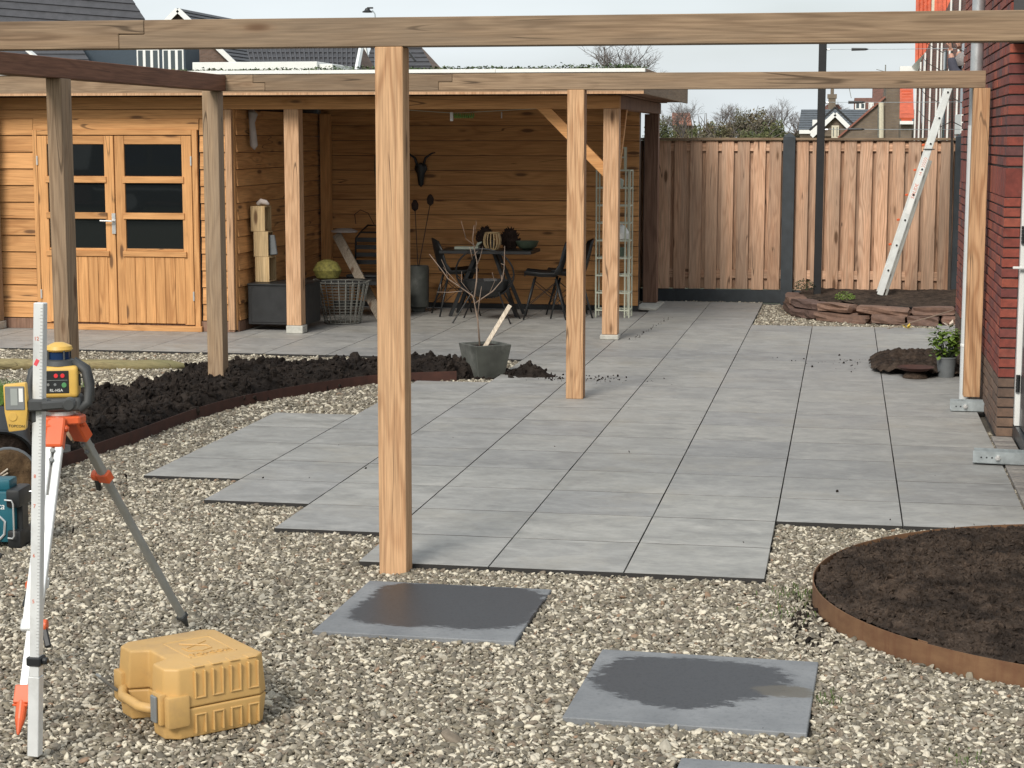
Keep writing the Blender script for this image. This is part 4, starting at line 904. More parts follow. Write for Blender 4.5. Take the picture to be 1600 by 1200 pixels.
em = MB().tube([(.14, .17, .229), (.17, .20, .230), (.20, .24, .229), (.235, .24, .229), (.25, .2, .229), (.23, .16, .229), (.19, .16, .229)], .0025, 5).tube([(.15, .26, .229), (.20, .17, .229)], .0025, 5)
own(em.build('embossed_mark', M['case']), lid)
own(MB().tube([(.085, .02, .098), (.10, -.012, .098), (.14, -.03, .09), (.27, -.03, .09), (.31, -.012, .09), (.325, .02, .09)], [.016]*6, 10).build('handle', M['case'], smooth='all'), cs)
for x, op in ((.35, 0), (.055, 1)):
    own(MB().box((x, .003, .10), (.062, .028, .10)).build('latch_seat', M['case'], bevel=.006, seg=2, smooth=True), cs)
    own(MB().box((x, -.017 if not op else -.047, .10 if not op else .118), (.036, .010, .085), (0 if not op else .8, 0, 0)).build('latch', M['greyplast'], bevel=.003), cs)
own(MB().b(.385, .418, .0, .075, .045, .145).build('corner_pad', M['case'], bevel=.008, seg=2, smooth=True), cs)
lb = own(MB().b(.185, .235, .0575, .0605, .15, .19).build('label_plate', M['ink']), cs)
own(MB().b(.2, .22, .0565, .0574, .165, .177).build('label_print', M['screen']), cs)
cs.rotation_euler = (.0, .0, math.atan2(-.70, .72))
# ---- site radio at the left edge
rd = empty('site_radio', (-3.86, 7.72, -.02), 'teal and black jobsite radio standing on the gravel at the left edge', 'radio')
own(MB().b(-.15, .135, -.06, .09, .03, .27).build('body', M['teal'], bevel=.014, seg=2, smooth=True), rd)
own(MB().b(-.05, .11, -.04, .07, .27, .32).build('battery_cover', M['teal'], bevel=.012, seg=2, smooth=True), rd)
for z in (.055, .245):
    own(MB().b(.10, .165, -.075, .10, z-.05, z+.035).build('corner_bumper', M['black'], bevel=.014, seg=2, smooth=True), rd)
own(MB().b(.13, .162, -.03, .055, .08, .23).build('side_grille', M['black'], bevel=.004), rd)
own(MB().tube([(.10, -.088, .235), (.135, -.098, .235), (.142, -.098, .22), (.142, -.098, .07), (.135, -.098, .058), (.11, -.088, .058)], .004, 6).build('guard_bar', M['alu'], smooth=True), rd)
own(MB().tube([(.17, .05, .25), (.20, .05, .25), (.205, .05, .24), (.205, .05, .07), (.17, .05, .06)], .004, 6).build('guard_bar', M['alu'], smooth=True), rd)
own(MB().tube([(.02, -.064, .13), (.055, -.064, .165), (.09, -.064, .13), (.085, -.064, .07), (.055, -.064, .04)], .006, 6).build('speaker_trim', M['alu'], smooth=True), rd)
text('lettering', 'makita', .045, (.03, -.0615, .20), M['white'], None, rot=(PI/2, 0, 0), shear=.2).parent = rd
rd.rotation_euler.z = .12
# ---- pots lying by the radio
p1 = empty('plant_pot', (-4.40, 8.95, .16), 'black plant pot tipped over behind the root ball, mouth towards the viewer', 'plant pot')
own(MB().lathe([(.14, .30), (.165, .0), (.178, -.005), (.178, .02), (.155, .01), (.13, .28)], n=28).build('rim', M['black'], smooth=True), p1)
own(MB().lathe([(0, .03), (.09, .02), (.15, .05), (.14, .25)], n=20).build('soil', M['peat'], smooth=True), p1); p1.rotation_euler = (PI/2-.75, 0, -.35+PI*0); p1.rotation_euler = (math.radians(-65), 0, .4)
p2 = empty('root_ball', (-4.17, 8.55, .145), 'grey pot on its side with a brown root ball facing the viewer by the radio', 'root ball')
own(MB().lathe([(.0, -.02), (.08, -.025), (.125, -.012), (.138, .01), (.138, .05)], n=26).build('soil', soil_mat('root_mat', (.09, .055, .03), (.17, .11, .06), (.22, .16, .09)), smooth=True), p2)
own(MB().lathe([(.145, .01), (.15, .03), (.13, .25), (0, .25)], n=26).build('pot', M['claypot'], smooth=True), p2)
rtt = MB()
for k in range(5): rtt.tube([(.0, .02*k-.04, -.03), (-.06, .0+.012*k, -.05), (-.14, -.03+.02*k, -.06)], [.006, .005, .003], 5)
own(rtt.build('stems', M['batten']), p2); p2.rotation_euler = (math.radians(-96), 0, .42)
# ---- wooden stake on the gravel
lg = MB(); P0 = Vector((-7.4, 13.70, .02)); P1 = Vector((-5.25, 14.14, .01)); d = (P1-P0); n_ = 14
lg.tube([P0-P0+d*(i/n_)+Vector((0, 0, random.gauss(0, .003))) for i in range(n_)]+[d], [.05+random.gauss(0, .002) for i in range(n_-1)]+[.046, .006], 12)
o = lg.build('wooden_stake', M['log'], loc=P0, smooth=True); tag(o, 'round mossy wooden stake with a sharpened tip lying on the gravel', 'stake')
# ---- stone pot with bare shrub
pt = empty('planter', (-2.80, 14.17, -.03), 'square dark mossy stone planter at the end of the soil bed', 'planter')
def frus(b0, b1, h, z0=0): return [(-b0, -b0, z0), (b0, -b0, z0), (b0, b0, z0), (-b0, b0, z0), (-b1, -b1, z0+h), (b1, -b1, z0+h), (b1, b1, z0+h), (-b1, b1, z0+h)]
m = MB().add(frus(.115, .158, .27)+frus(.13, .138, .03, .24), [(0, 3, 2, 1), (0, 1, 5, 4), (1, 2, 6, 5), (2, 3, 7, 6), (3, 0, 4, 7), (4, 5, 13, 12), (5, 6, 14, 13), (6, 7, 15, 14), (7, 4, 12, 15), (12, 13, 9, 8), (13, 14, 10, 9), (14, 15, 11, 10), (15, 12, 8, 11)])
own(m.build('pot', M['potgrey'], bevel=.004), pt); own(MB().add([(-.13, -.13, .25), (.13, -.13, .25), (.13, .13, .25), (-.13, .13, .25)], [(0, 1, 2, 3)]).build('soil', M['soil']), pt)
pt.rotation_euler.z = math.radians(38)
sb2 = empty('bare_shrub', (-2.80, 14.15, .2), 'leafless shrub with thin twigs growing in the stone planter', 'shrub')
def sp_(x, y): return at(x, y, 14.15)-Vector((-2.80, 14.15, .2))
tw = [([(750, 545), (747, 500), (742, 478), (741, 465)], .008), ([(741, 470), (738, 462), (700, 435), (693, 425), (671, 397)], .006), ([(741, 465), (743, 440), (743, 410), (738, 375), (742, 352)], .007),
      ([(742, 474), (770, 455), (784, 438), (787, 420), (787, 385)], .006), ([(746, 500), (750, 470), (751, 448)], .005), ([(738, 405), (736, 390), (733, 385)], .004), ([(740, 400), (746, 392)], .003),
      ([(722, 455), (700, 457), (683, 456)], .004), ([(689, 455), (689, 444)], .003), ([(724, 454), (708, 434), (692, 418)], .003), ([(728, 372), (722, 345)], .003), ([(784, 440), (782, 430)], .004), ([(783, 412), (790, 414)], .003), ([(700, 435), (696, 420), (690, 405)], .003), ([(743, 420), (752, 402), (755, 385)], .003), ([(765, 458), (772, 440), (770, 425)], .003), ([(735, 458), (722, 440), (718, 425)], .003), ([(742, 365), (745, 350), (742, 345)], .002), ([(743, 385), (728, 372)], .003)]
mt_, mb2 = MB(), MB()
for i, (ps, r) in enumerate(tw): (mt_ if i == 0 else mb2).tube([sp_(*p)+Vector((0, random.gauss(0, .03) if j else 0, 0)) for j, p in enumerate(ps)], [r*(1-.55*j/(len(ps)-1)) for j in range(len(ps))], 6)
own(mt_.build('stem', M['twig'], smooth='all'), sb2); own(mb2.build('twigs', M['twig'], smooth='all'), sb2)
bt = MB(); q0, q1 = at(757, 543, 14.12), at(797, 477, 14.25); bt.bar(Vector((0, 0, 0)), q1-q0, .034, .016, up=(0, 1, 0)); o = bt.build('batten', M['batten'], loc=q0, bevel=.002); tag(o, 'pale wooden batten stuck slantwise in the stone planter', 'batten')

# ---- right: soil heap on tiles, plant pot, twig
def heapm(X, Y): return ((X-.62)/.40)**4+((Y-15.3)/.72)**4 < .55+.9*fbm(X*7, Y*4, 3, 13)
def heaph(X, Y): return -.01+.06*np.clip(1.3-((X-.62)/.40)**4-((Y-15.3)/.75)**4, 0, 1)+.07*(lump(X, Y, 7, 3))*np.clip(1.2-((X-.62)/.4)**2, 0, 1)+.03*lump(X, Y, 25, 1)
soil_sheet('soil_heap', heapm, heaph, .1, .95, 14.3, 16.3, .015, M['peat'])
dm = empty('rusty_dish', (.57, 14.52, 0), 'low rusty brown dish with soil on the tiles before the soil heap', 'dish')
own(MB().lathe([(.0, .0), (.10, .005), (.085, .03), (.05, .055), (.0, .06)], n=18).build('soil', M['peat'], smooth=True), dm)
own(MB().lathe([(.03, .05), (.10, .062), (.14, .085), (.146, .088), (.10, .07), (.0, .06)], n=20, sx=1.0).build('dish', M['cortendark'], smooth=True), dm)
pp = empty('potted_plant', (.81, 14.62, 0), 'green leafy plant in a grey pot beside the brick wall', 'potted plant')
own(MB().lathe([(.062, 0), (.078, .15), (.083, .15), (.083, .162), (.074, .162), (.07, .14), (0, .14)], n=24).build('pot', M['claypot'], smooth=True), pp)
lv = MB(); stm = MB()
for k in range(34):
    a = random.uniform(0, 6.28); r = random.uniform(.02, .12); h = random.uniform(.17, .36); tip = Vector((r*math.cos(a)-.01, r*math.sin(a), h)); stm.tube([(0, 0, .13), tip*.6+Vector((0, 0, .04)), tip], [.004, .003, .002], 5)
    for q in range(11):
        b = random.uniform(0, 6.28); c = tip+Vector((random.gauss(0, .02), random.gauss(0, .02), random.gauss(0, .028))); ll = random.uniform(.035, .07); dv = Vector((math.cos(b), math.sin(b), random.uniform(-.9, .5))).normalized()*ll; sdv = dv.cross(Vector((0, 0, 1))).normalized()*ll*.32
        lv.add([c, c+dv*.5+sdv, c+dv, c+dv*.5-sdv], [(0, 1, 2, 3)])
own(lv.build('leaves', M['leaf'], weld=False), pp); own(stm.build('stems', M['leafdark']), pp)
m = MB().tube([at(1385, 514, 18.3)-Vector((.4, 18.3, 0)), at(1420, 505, 18.4)-Vector((.4, 18.3, 0)), at(1455, 495, 18.4)-Vector((.4, 18.3, 0)), at(1488, 485, 18.3)-Vector((.4, 18.3, 0))], [.004, .006, .006, .005], 6)
o = m.build('fallen_twig', M['twig'], loc=(.4, 18.3, 0)); tag(o, 'long thin twig lying against the stone wall by the house corner', 'twig')
def leafblade(c, s_, mat, lab, nm='fallen_leaf'):
    m = MB()
    for k in range(5):
        a = k*1.25; d = Vector((math.cos(a), math.sin(a)*.6, .5+.3*(k % 2))).normalized()*s_; sdv = d.cross(Vector((0, 0, 1))).normalized()*s_*.25; m.add([(0, 0, 0), d*.5+sdv, d, d*.5-sdv], [(0, 1, 2, 3)])
    return tag(m.build(nm, mat, loc=c, weld=False), lab, 'leaf')
leafblade((.63, 18.30, .005), .07, plain('yellow_leaf', (.55, .38, .04), .6), 'small yellow leaf on the tile edge below the stone wall')
leafblade((1.02, 18.0, .06), .09, plain('pale_leaf', (.60, .50, .40), .7), 'large pale dry leaf near the brick wall end')

# ================================================================== inside the open shed
cb = empty('cabinet', (-5.68, 17.0, .04), 'black metal cabinet under the stacked wooden crates inside the shed', 'cabinet')
own(MB().b(-.035, .55, 0, .5, .02, .40).build('body', M['black'], bevel=.004), cb); own(MB().b(-.037, .56, -.012, .51, .401, .42).build('top', M['black'], bevel=.003), cb); own(MB().b(.0, .52, -.008, -.001, .04, .385).build('door', M['black'], bevel=.003), cb)
def crate(z, dx, rz, lab):
    r = empty('wooden_crate', (-5.63+dx, 17.25, z+.042), lab, 'crate', 'pine crates stacked on the black cabinet'); h, w_, d = .245, .145, .20; th = .012
    own(MB().b(-w_/2, w_/2, -d/2, -d/2+th, 0, h).build('side', M['crate'], bevel=.001), r); own(MB().b(-w_/2, w_/2, d/2-th, d/2, 0, h).build('side', M['crate'], bevel=.001), r)
    own(MB().b(-w_/2, w_/2, -d/2+th, d/2-th, 0, th).build('bottom', M['crate'], bevel=.001), r); own(MB().b(-w_/2, w_/2, -d/2+th, d/2-th, h-th, h).build('top', M['crate'], bevel=.001), r)
    own(MB().b(-w_/2, -w_/2+.006, -d/2+th, d/2-th, th, h-th).build('back', M['crate']), r); r.rotation_euler.z = rz
crate(.422, .02, -.05, 'bottom crate of the stack on the black cabinet'); crate(.669, -.0, .06, 'middle crate of the stack, holding a grey cloth'); crate(.916, -.02, -.02, 'topmost crate of the stack, with a bundle on it')
o = MB().tube([(-.05, 0, 0), (-.01, .01, .03), (.04, 0, .02), (.07, 0, .0)], [.02, .03, .025, .012], 8).build('cloth_bundle', M['cloth'], loc=(-5.63, 17.23, 1.217), smooth='all'); tag(o, 'small grey bundle on the topmost crate', 'bundle')
o = MB().prism([(0, 0, 0), (.06, 0, .0), (.085, 0, -.19), (.0, 0, -.2)], (0, .03, 0)).build('grey_cloth', M['claypot'], loc=(-5.56, 17.20, .92), bevel=.008); tag(o, 'grey cloth hanging out of the middle crate', 'cloth')
bn = empty('bench', (-5.1, 18.5, 0), 'dark low bench behind the wire basket inside the shed', 'bench')
own(MB().b(-.5, .55, -.3, .3, .36, .40).build('top', M['black'], bevel=.004), bn)
for x in (-.45, .5):
    for y in (-.25, .25): own(MB().b(x-.02, x+.02, y-.02, y+.02, 0, .36).build('leg', M['black']), bn)
o = MB().lathe([(.0, -.02), (.10, .0), (.13, .08), (.09, .16), (.03, .19), (0, .19)], n=12, sx=1.2, sy=.9).build('mesh_bag', M['net'], loc=(-5.30, 18.35, .42), smooth=True); tag(o, 'yellow mesh bag of bulbs lying on the bench', 'bag')
# wire basket
wb = empty('wire_basket', (-5.0, 17.85, 0), 'round tapered wire basket standing on the tiles inside the shed', 'basket')
def ringt(m, r, z, t=.003, n=32): m.tube([(r*math.cos(2*PI*k/n), r*math.sin(2*PI*k/n), z) for k in range(n+1)], t, 5, caps=False)
m = MB(); ringt(m, .265, .42, .007); ringt(m, .18, .01, .006); own(m.build('rim', M['iron']), wb)
m = MB()
for k in range(1, 14): ringt(m, .18+.085*k/14, .01+.41*k/14, .0028)
own(m.build('hoops', M['iron']), wb); m = MB()
for k in range(22): a = 2*PI*k/22; m.tube([(.18*math.cos(a), .18*math.sin(a), .01), (.268*math.cos(a), .268*math.sin(a), .425)], .0045, 5)
own(m.build('uprights', M['iron']), wb); own(MB().cyl((0, 0, .008), (0, 0, .012), .18, n=24).build('bottom', M['iron']), wb)
for sx in (-1, 1): own(MB().tube([(sx*.26, -.08, .42), (sx*.29, -.04, .44), (sx*.29, .04, .44), (sx*.26, .08, .42)], .007, 6).build('handle', M['iron']), wb)
q0, q1 = at(598, 502, 18.3), at(526, 366, 18.95); m = MB().bar(Vector(), q1-q0, .10, .03, up=(0, 1, 0)); o = m.build('leaning_plank', M['plank'], loc=q0, bevel=.003); tag(o, 'rough grey plank leaning behind the wire basket', 'plank')
o = MB().lathe([(0, .0), (.14, .004), (.15, .02), (.08, .045), (0, .05)], n=14, sy=.7).build('seed_tray', M['cloth'], loc=(-5.28, 18.95, .86), smooth=True); tag(o, 'pale crumpled tray balanced at the top of the leaning plank', 'tray')
# side wall cloth, hanging basket, clip line
o = MB().tube([(0, 0, .16), (.0, .06, .13), (.0, .02, .05), (.0, .05, -.05), (.0, .07, -.17), (0, .08, -.21)], [.03, .05, .03, .035, .04, .006], 8).build('hanging_cloth', M['cloth'], loc=(-5.70, 17.15, 1.96), smooth='all'); tag(o, 'grey glove like cloth hanging high on the inner side wall', 'cloth')
o = MB().lathe([(.02, .0), (.05, -.05), (.055, -.2), (.04, -.34), (.01, -.36)], n=12).tube([(0, 0, 0), (0, .1, .25)], .003, 5).build('hanging_bag', M['greenbowl'], loc=(-4.98, 19.3, 1.72), smooth=True); tag(o, 'dull green bag hanging on the back wall beside the near post', 'bag')
cl = empty('clothes_line', (-3.6, 17.2, 2.11), 'thin line strung under the shed beam with a green coiled clip', 'line')
own(MB().tube([(-.7, 0, .03), (-.1, 0, -.01), (.3, 0, .01), (.7, 0, .03)], .0025, 5).build('line', M['rack']), cl)
m = MB(); m.tube([(-.10+.2*i/60+.0, .015*math.cos(i*1.0), -.035+.022*math.sin(i*1.0)) for i in range(61)], .005, 5); own(m.build('coil', plain('green_plastic', (.12, .30, .06), .5)), cl); own(MB().b(-.135, -.105, -.008, .008, -.085, .0).build('clip', M['white'], bevel=.004), cl); own(MB().b(.36, .37, -.005, .005, -.06, .0).build('clip', M['cloth']), cl)
# wall ornaments
hn = empty('horn_ornament', (-4.60, 19.66, 1.5), 'black horned animal skull ornament on the back wall', 'ornament')
own(MB().lathe([(.0, -.17), (.03, -.14), (.045, -.02), (.075, .03), (.06, .08), (0, .1)], n=10, sy=.6).build('skull', M['black'], smooth=True), hn)
for sx in (-1, 1): own(MB().tube([(sx*.03, -.02, .06), (sx*.06, -.03, .15), (sx*.13, -.03, .20), (sx*.17, -.03, .21)], [.018, .014, .009, .004], 7).build('horn', M['black'], smooth='all'), hn)
# tall pot with seed heads
tpz = empty('tall_planter', (-4.53, 19.2, 0), 'tall round grey planter with two dry seed stems against the back wall', 'planter')
own(MB().lathe([(.07, 0), (.08, .04), (.115, .06), (.12, .48), (.112, .5), (.10, .48), (0, .46)], n=24).build('pot', M['potgrey'], smooth=True), tpz)
for dx, h in ((-.03, 1.12), (.14, 1.18)):
    s_ = own(MB().tube([(0, 0, .45), (dx, 0, h)], .005, 5).build('stem', M['trunk']), tpz); own(MB().lathe([(.0, -.06), (.035, -.03), (.04, .02), (.02, .06), (0, .07)], (dx, 0, h+.02), 9).build('seed_head', M['basketdark'], smooth=True), tpz)
# dark chair and hanging wire behind the near post
def shellchair(c, rz, lab, grp):
    r = empty('shell_chair', c, lab, 'chair', grp)
    prof = [(-.215, .435), (-.20, .45), (-.05, .432), (.10, .432), (.17, .47), (.20, .56), (.235, .70), (.262, .82)]; m = MB(); vs = []; fs = []; nx = 9
    for i, (y, z) in enumerate(prof):
        w_ = [.17, .20, .225, .22, .215, .20, .185, .12][i]
        for j in range(nx): u = j/(nx-1)*2-1; vs.append((u*w_, y+(-.05*u*u if i > 3 else 0), z+(.05*u*u*abs(u) if i < 5 else .0)-(.03*u*u if i == 7 else 0)))
    for i in range(len(prof)-1):
        for j in range(nx-1): a = i*nx+j; fs.append((a, a+1, a+1+nx, a+nx))
    m.add(vs, fs); o = m.build('seat_shell', M['black'], smooth='all'); sm = o.modifiers.new('t', 'SOLIDIFY'); sm.thickness = .01; own(o, r)
    for sx in (-1, 1):
        for sy in (-1, 1): own(MB().tube([(sx*.12, sy*.11, .42), (sx*.21, sy*.22, 0)], [.013, .009], 8).build('leg', M['black'], smooth='all'), r)
    m = MB()
    for sx in (-1, 1): m.tube([(sx*.13, -.12, .38), (sx*.19, .2, .12)], .0035, 5).tube([(sx*.13, .12, .38), (sx*.19, -.2, .12)], .0035, 5)
    for sy in (-1, 1): m.tube([(-.13, sy*.12, .38), (.19, sy*.2, .12)], .0035, 5).tube([(.13, sy*.12, .38), (-.19, sy*.2, .12)], .0035, 5)
    own(m.build('cross_wires', M['blackmetal']), r); r.rotation_euler.z = rz; return r
shellchair((-4.06, 18.95, 0), 2.0, 'black shell chair at the left end of the dining table', 'black shell chairs')
shellchair((-3.06, 18.75, 0), -1.45, 'black shell chair right of the table, nearer the table', 'black shell chairs')
shellchair((-2.84, 18.95, 0), -1.3, 'black shell chair at far right, half behind the thin post', 'black shell chairs')
ach = empty('lounge_chair', (-3.60, 18.32, 0), 'black round string lounge chair in front of the dining table, seen from behind', 'chair')
m = MB(); R0 = .30; m.tube([(R0*math.cos(2*PI*k/28), -.10-.10*math.sin(2*PI*k/28), .50+.255*math.sin(2*PI*k/28)) for k in range(29)], .009, 7, caps=False); own(m.build('hoop', M['blackmetal'], smooth='all'), ach)
m = MB()
for k in range(22):
    a = PI*1.02+PI*.96*k/21; p = Vector((R0*math.cos(a), -.10-.10*math.sin(a), .50+.255*math.sin(a))); q = Vector((.09*math.cos(a), .12, .34+.03*math.sin(a))); m.tube([p, (p+q)/2+Vector((0, 0, -.05)), q], .006, 4)
m.lathe([(0, .25), (.12, .26), (.20, .33), (.24, .42), (.23, .425), (.18, .35), (.1, .28), (0, .27)], (0, .02, 0), 20, sy=.8)
own(m.build('string_seat', M['black']), ach)
for sx in (-1, 1):
    for (y0, y1) in ((-.05, -.28), (.08, .28)): own(MB().tube([(sx*.12, y0, .34), (sx*.30, y1, 0)], .008, 7).build('leg', M['blackmetal']), ach)
tb = empty('dining_table', (-3.72, 18.95, 0), 'dark dining table with crossed legs inside the open shed', 'table')
own(MB().b(-.46, .52, -.28, .30, .665, .70).build('top', M['black'], bevel=.004), tb)
for sx in (-1, 1):
    for sy in (-1, 1): own(MB().bar((sx*.10, sy*.1, .66), (sx*.36, sy*.2, 0), .035, .035).build('leg', M['black']), tb)
ln_ = empty('slatted_lantern', (-3.64, 18.82, .702), 'wooden slatted lantern standing on the dining table', 'lantern')
for k in range(16):
    a = 2*PI*k/16; pts = [(r*math.cos(a), r*math.sin(a), z) for r, z in ((.06, .01), (.088, .06), (.092, .11), (.072, .18))]
    own(MB().tube(pts, .007, 5).build('slat', M['lamp']), ln_)
m = MB(); ringt(m, .062, .01, .007, 20); ringt(m, .073, .18, .007, 20); own(m.build('ring', M['lamp']), ln_); own(MB().cyl((0, 0, .01), (0, 0, .1), .035, n=14).build('candle', M['black']), ln_)
for (x, h, rr, nm) in ((-3.77, .24, .10, 'left of the lantern'), (-3.50, .23, .11, 'right of the lantern')):
    m = MB(); 
    for k in range(90):
        a = random.uniform(0, 6.28); z = random.random(); r = rr*math.sin(PI*min(z*.8+.18, 1))*.85; p = Vector((r*math.cos(a), r*math.sin(a), z*h*.9)); m.tube([p, p+Vector((math.cos(a)*.02, math.sin(a)*.02, .03))], [.012, .003], 4)
    m.lathe([(rr*.5, 0), (rr*.85, h*.35), (rr*.6, h*.8), (0, h*.9)], n=10); o = m.build('dried_flower_ball', M['basketdark'], loc=(x, 19.1, .702)); tag(o, 'brown dried plant ball on the table, '+nm, 'decoration', 'dried balls on the table')
o = MB().lathe([(.05, .0), (.10, .03), (.125, .09), (.115, .09), (.09, .035), (0, .02)], n=18).build('bowl', M['greenbowl'], loc=(-3.29, 18.95, .702), smooth=True); tag(o, 'dark green bowl at the right end of the table', 'bowl')
o = MB().b(-.13, .13, -.05, .05, 0, .03).tube([(.1, 0, .03), (.12, 0, .06), (.16, 0, .08)], [.012, .02, .006], 7).build('tray', M['whitedish'], loc=(-3.92, 18.88, .702), bevel=.004); tag(o, 'pale green tray with white napkin at the left of the table', 'tray')
wc = empty('wire_chair', (-4.98, 18.9, 0), 'dark slatted garden chair behind the leaning plank', 'chair')
own(MB().tube([(-.2, .1, .42), (-.2, .16, .80), (-.15, .17, .86), (.15, .17, .86), (.2, .16, .80), (.2, .1, .42)], .011, 7).build('back_frame', M['blackmetal'], smooth='all'), wc)
for z in (.52, .60, .68, .76): own(MB().b(-.19, .19, .125, .145, z, z+.045).build('slat', M['black']), wc)
own(MB().b(-.2, .2, -.25, .12, .41, .43).build('seat', M['black']), wc)
for sx in (-1, 1):
    for sy in (-.22, .1): own(MB().cyl((sx*.19, sy, 0), (sx*.19, sy, .41), .011, n=8).build('leg', M['blackmetal']), wc)
hk = MB().tube([at(x, y, 19.6)-Vector((-4.96, 19.6, 1.0)) for x, y in ((556, 350), (554, 335), (563, 328), (575, 333), (584, 350), (590, 358))], .004, 5).tube([at(x, y, 19.6)-Vector((-4.96, 19.6, 1.0)) for x, y in ((560, 365), (575, 352), (592, 352))], [.004, .012, .004], 5)
o = hk.build('iron_hook', M['blackmetal'], loc=(-4.96, 19.6, 1.0)); tag(o, 'thin curved iron hook on the back wall above the dark chair', 'hook')
# cream rack of square tubes
rk2 = empty('tube_rack', (-2.38, 19.05, 0), 'tall narrow cream metal shelf rack behind the right shed post', 'rack')
m = MB()
for x in (-.175, -.02, .13, .175):
    for y in (-.12, .12): own(MB().cyl((x, y, 0), (x, y, 1.54 if x != -.02 else 1.70), .009, n=6).build('upright', M['rack']), rk2)
for k in range(9):
    z = .07+k*.182; m = MB()
    for y in (-.12, .12): m.b(-.175, .175, y-.006, y+.006, z, z+.014)
    for x in (-.175, -.06, .06, .175): m.b(x-.006, x+.006, -.12, .12, z, z+.012)
    own(m.build('shelf', M['rack']), rk2)
m = MB()
for y in (-.06, .06): m.b(-.04, .11, y-.006, y+.006, 1.76, 1.774).b(-.04, .11, y-.006, y+.006, 1.66, 1.674)
for x in (-.04, .11):
    for y in (-.06, .06): m.b(x-.007, x+.007, y-.007, y+.007, 1.53, 1.774)
own(m.build('top_frame', M['rack']), rk2)
o = MB().lathe([(.0, 0), (.075, .01), (.085, .07), (.05, .13), (.015, .16), (0, .165)], n=14).build('white_bundle', M['white'], loc=(-2.30, 19.02, .81), smooth=True); tag(o, 'white rounded bundle on a middle shelf of the cream rack', 'bundle')
o = MB().lathe([(.0, 0), (.05, .005), (.06, .09), (.04, .10), (0, .1)], n=14).build('small_pot', M['greenbowl'], loc=(-2.32, 19.02, .635), smooth=True); tag(o, 'dull green pot on the shelf below the white bundle', 'pot')
o = MB().lathe([(.0, 0), (.045, .005), (.05, .07), (.03, .09), (0, .09)], n=14).build('white_cup', M['whitedish'], loc=(-2.33, 19.0, 1.36), smooth=True); tag(o, 'pale round cup high on the cream rack', 'cup')

# ================================================================== person working at the gutter
ps = empty('person', (1.58, 19.95, 1.05), 'person in dark jacket with grey hair reaching up with both hands beside the brick wall', 'person')
def skinbody(name, verts, edges, mat, sub=2):
    me = bpy.data.meshes.new(name); me.from_pydata([v[:3] for v in verts], edges, []); o = bpy.data.objects.new(name, me); COL.objects.link(o); me.materials.append(mat)
    md = o.modifiers.new('skin', 'SKIN'); me.skin_vertices or None
    if not me.skin_vertices: 
        bm = bmesh.new(); bm.from_mesh(me); bm.verts.layers.skin.verify(); bm.to_mesh(me); bm.free()
    for i, v in enumerate(verts): me.skin_vertices[0].data[i].radius = (v[3], v[3] if len(v) < 5 else v[4])
    me.skin_vertices[0].data[0].use_root = True
    md.use_smooth_shade = True; sb_ = o.modifiers.new('s', 'SUBSURF'); sb_.levels = sub; sb_.render_levels = sub; own(o, ps); return o
# local frame: feet at 0, total height 1.7, faces -X (towards the left in the picture)
V = [(0, 0, .92, .13), (-.05, 0, 1.10, .12), (-.15, 0, 1.28, .125), (-.25, 0, 1.44, .055), (-.32, 0, 1.50, .055), (-.40, 0, 1.58, .09),
     (.0, -.10, .86, .09), (0, -.11, .50, .062), (.02, -.11, .10, .045), (-.10, -.11, .035, .04), (.0, .10, .86, .09), (0, .11, .50, .062), (.02, .11, .10, .045), (-.10, .11, .035, .04),
     (-.22, -.17, 1.37, .055), (-.50, -.16, 1.49, .042), (-.54, -.10, 1.70, .028), (-.22, .17, 1.37, .055), (-.46, .16, 1.50, .042), (-.44, .10, 1.73, .028)]
E = [(0, 1), (1, 2), (2, 3), (3, 4), (4, 5), (0, 6), (6, 7), (7, 8), (8, 9), (0, 10), (10, 11), (11, 12), (12, 13), (2, 14), (14, 15), (15, 16), (2, 17), (17, 18), (18, 19)]
skinbody('body', V, E, M['skin'])
J = [(0, 0, .90, .15), (-.05, 0, 1.10, .14), (-.15, 0, 1.28, .145), (-.24, 0, 1.42, .075), (-.22, -.17, 1.37, .075), (-.50, -.16, 1.49, .06), (-.536, -.105, 1.665, .044), (-.22, .17, 1.37, .075), (-.46, .16, 1.50, .06), (-.442, .105, 1.695, .044)]
skinbody('jacket', J, [(0, 1), (1, 2), (2, 3), (2, 4), (4, 5), (5, 6), (2, 7), (7, 8), (8, 9)], M['jacket'])
T_ = [(0, 0, .90, .15), (0, -.10, .84, .105), (0, -.11, .50, .078), (.02, -.11, .08, .06), (0, .10, .84, .105), (0, .11, .50, .078), (.02, .11, .08, .06)]
skinbody('trousers', T_, [(0, 1), (1, 2), (2, 3), (0, 4), (4, 5), (5, 6)], M['trousers'])
own(MB().lathe([(.0, .105), (.06, .095), (.1, .04), (.102, -.01), (.09, -.04)], (-.385, 0, 1.61), 18, sx=1.08).build('hair', M['cap'], smooth=True), ps)
fc = MB().cyl((-.49, 0, 1.58), (-.512, 0, 1.565), .012, .016, 8)
own(fc.build('nose', M['skin'], smooth=True), ps); own(MB().lathe([(.0, -.012), (.012, 0), (0, .012)], (-.483, -.035, 1.60), 8).lathe([(.0, -.012), (.012, 0), (0, .012)], (-.483, .035, 1.60), 8).build('eyes', M['ink'], smooth=True), ps)
own(MB().b(-.490, -.472, -.025, .025, 1.530, 1.538).build('mouth', M['red'], bevel=.002), ps); own(MB().lathe([(0, -.03), (.014, 0), (0, .03)], (-.39, -.10, 1.58), 8).lathe([(0, -.03), (.014, 0), (0, .03)], (-.39, .10, 1.58), 8).build('ears', M['skin'], smooth=True), ps)
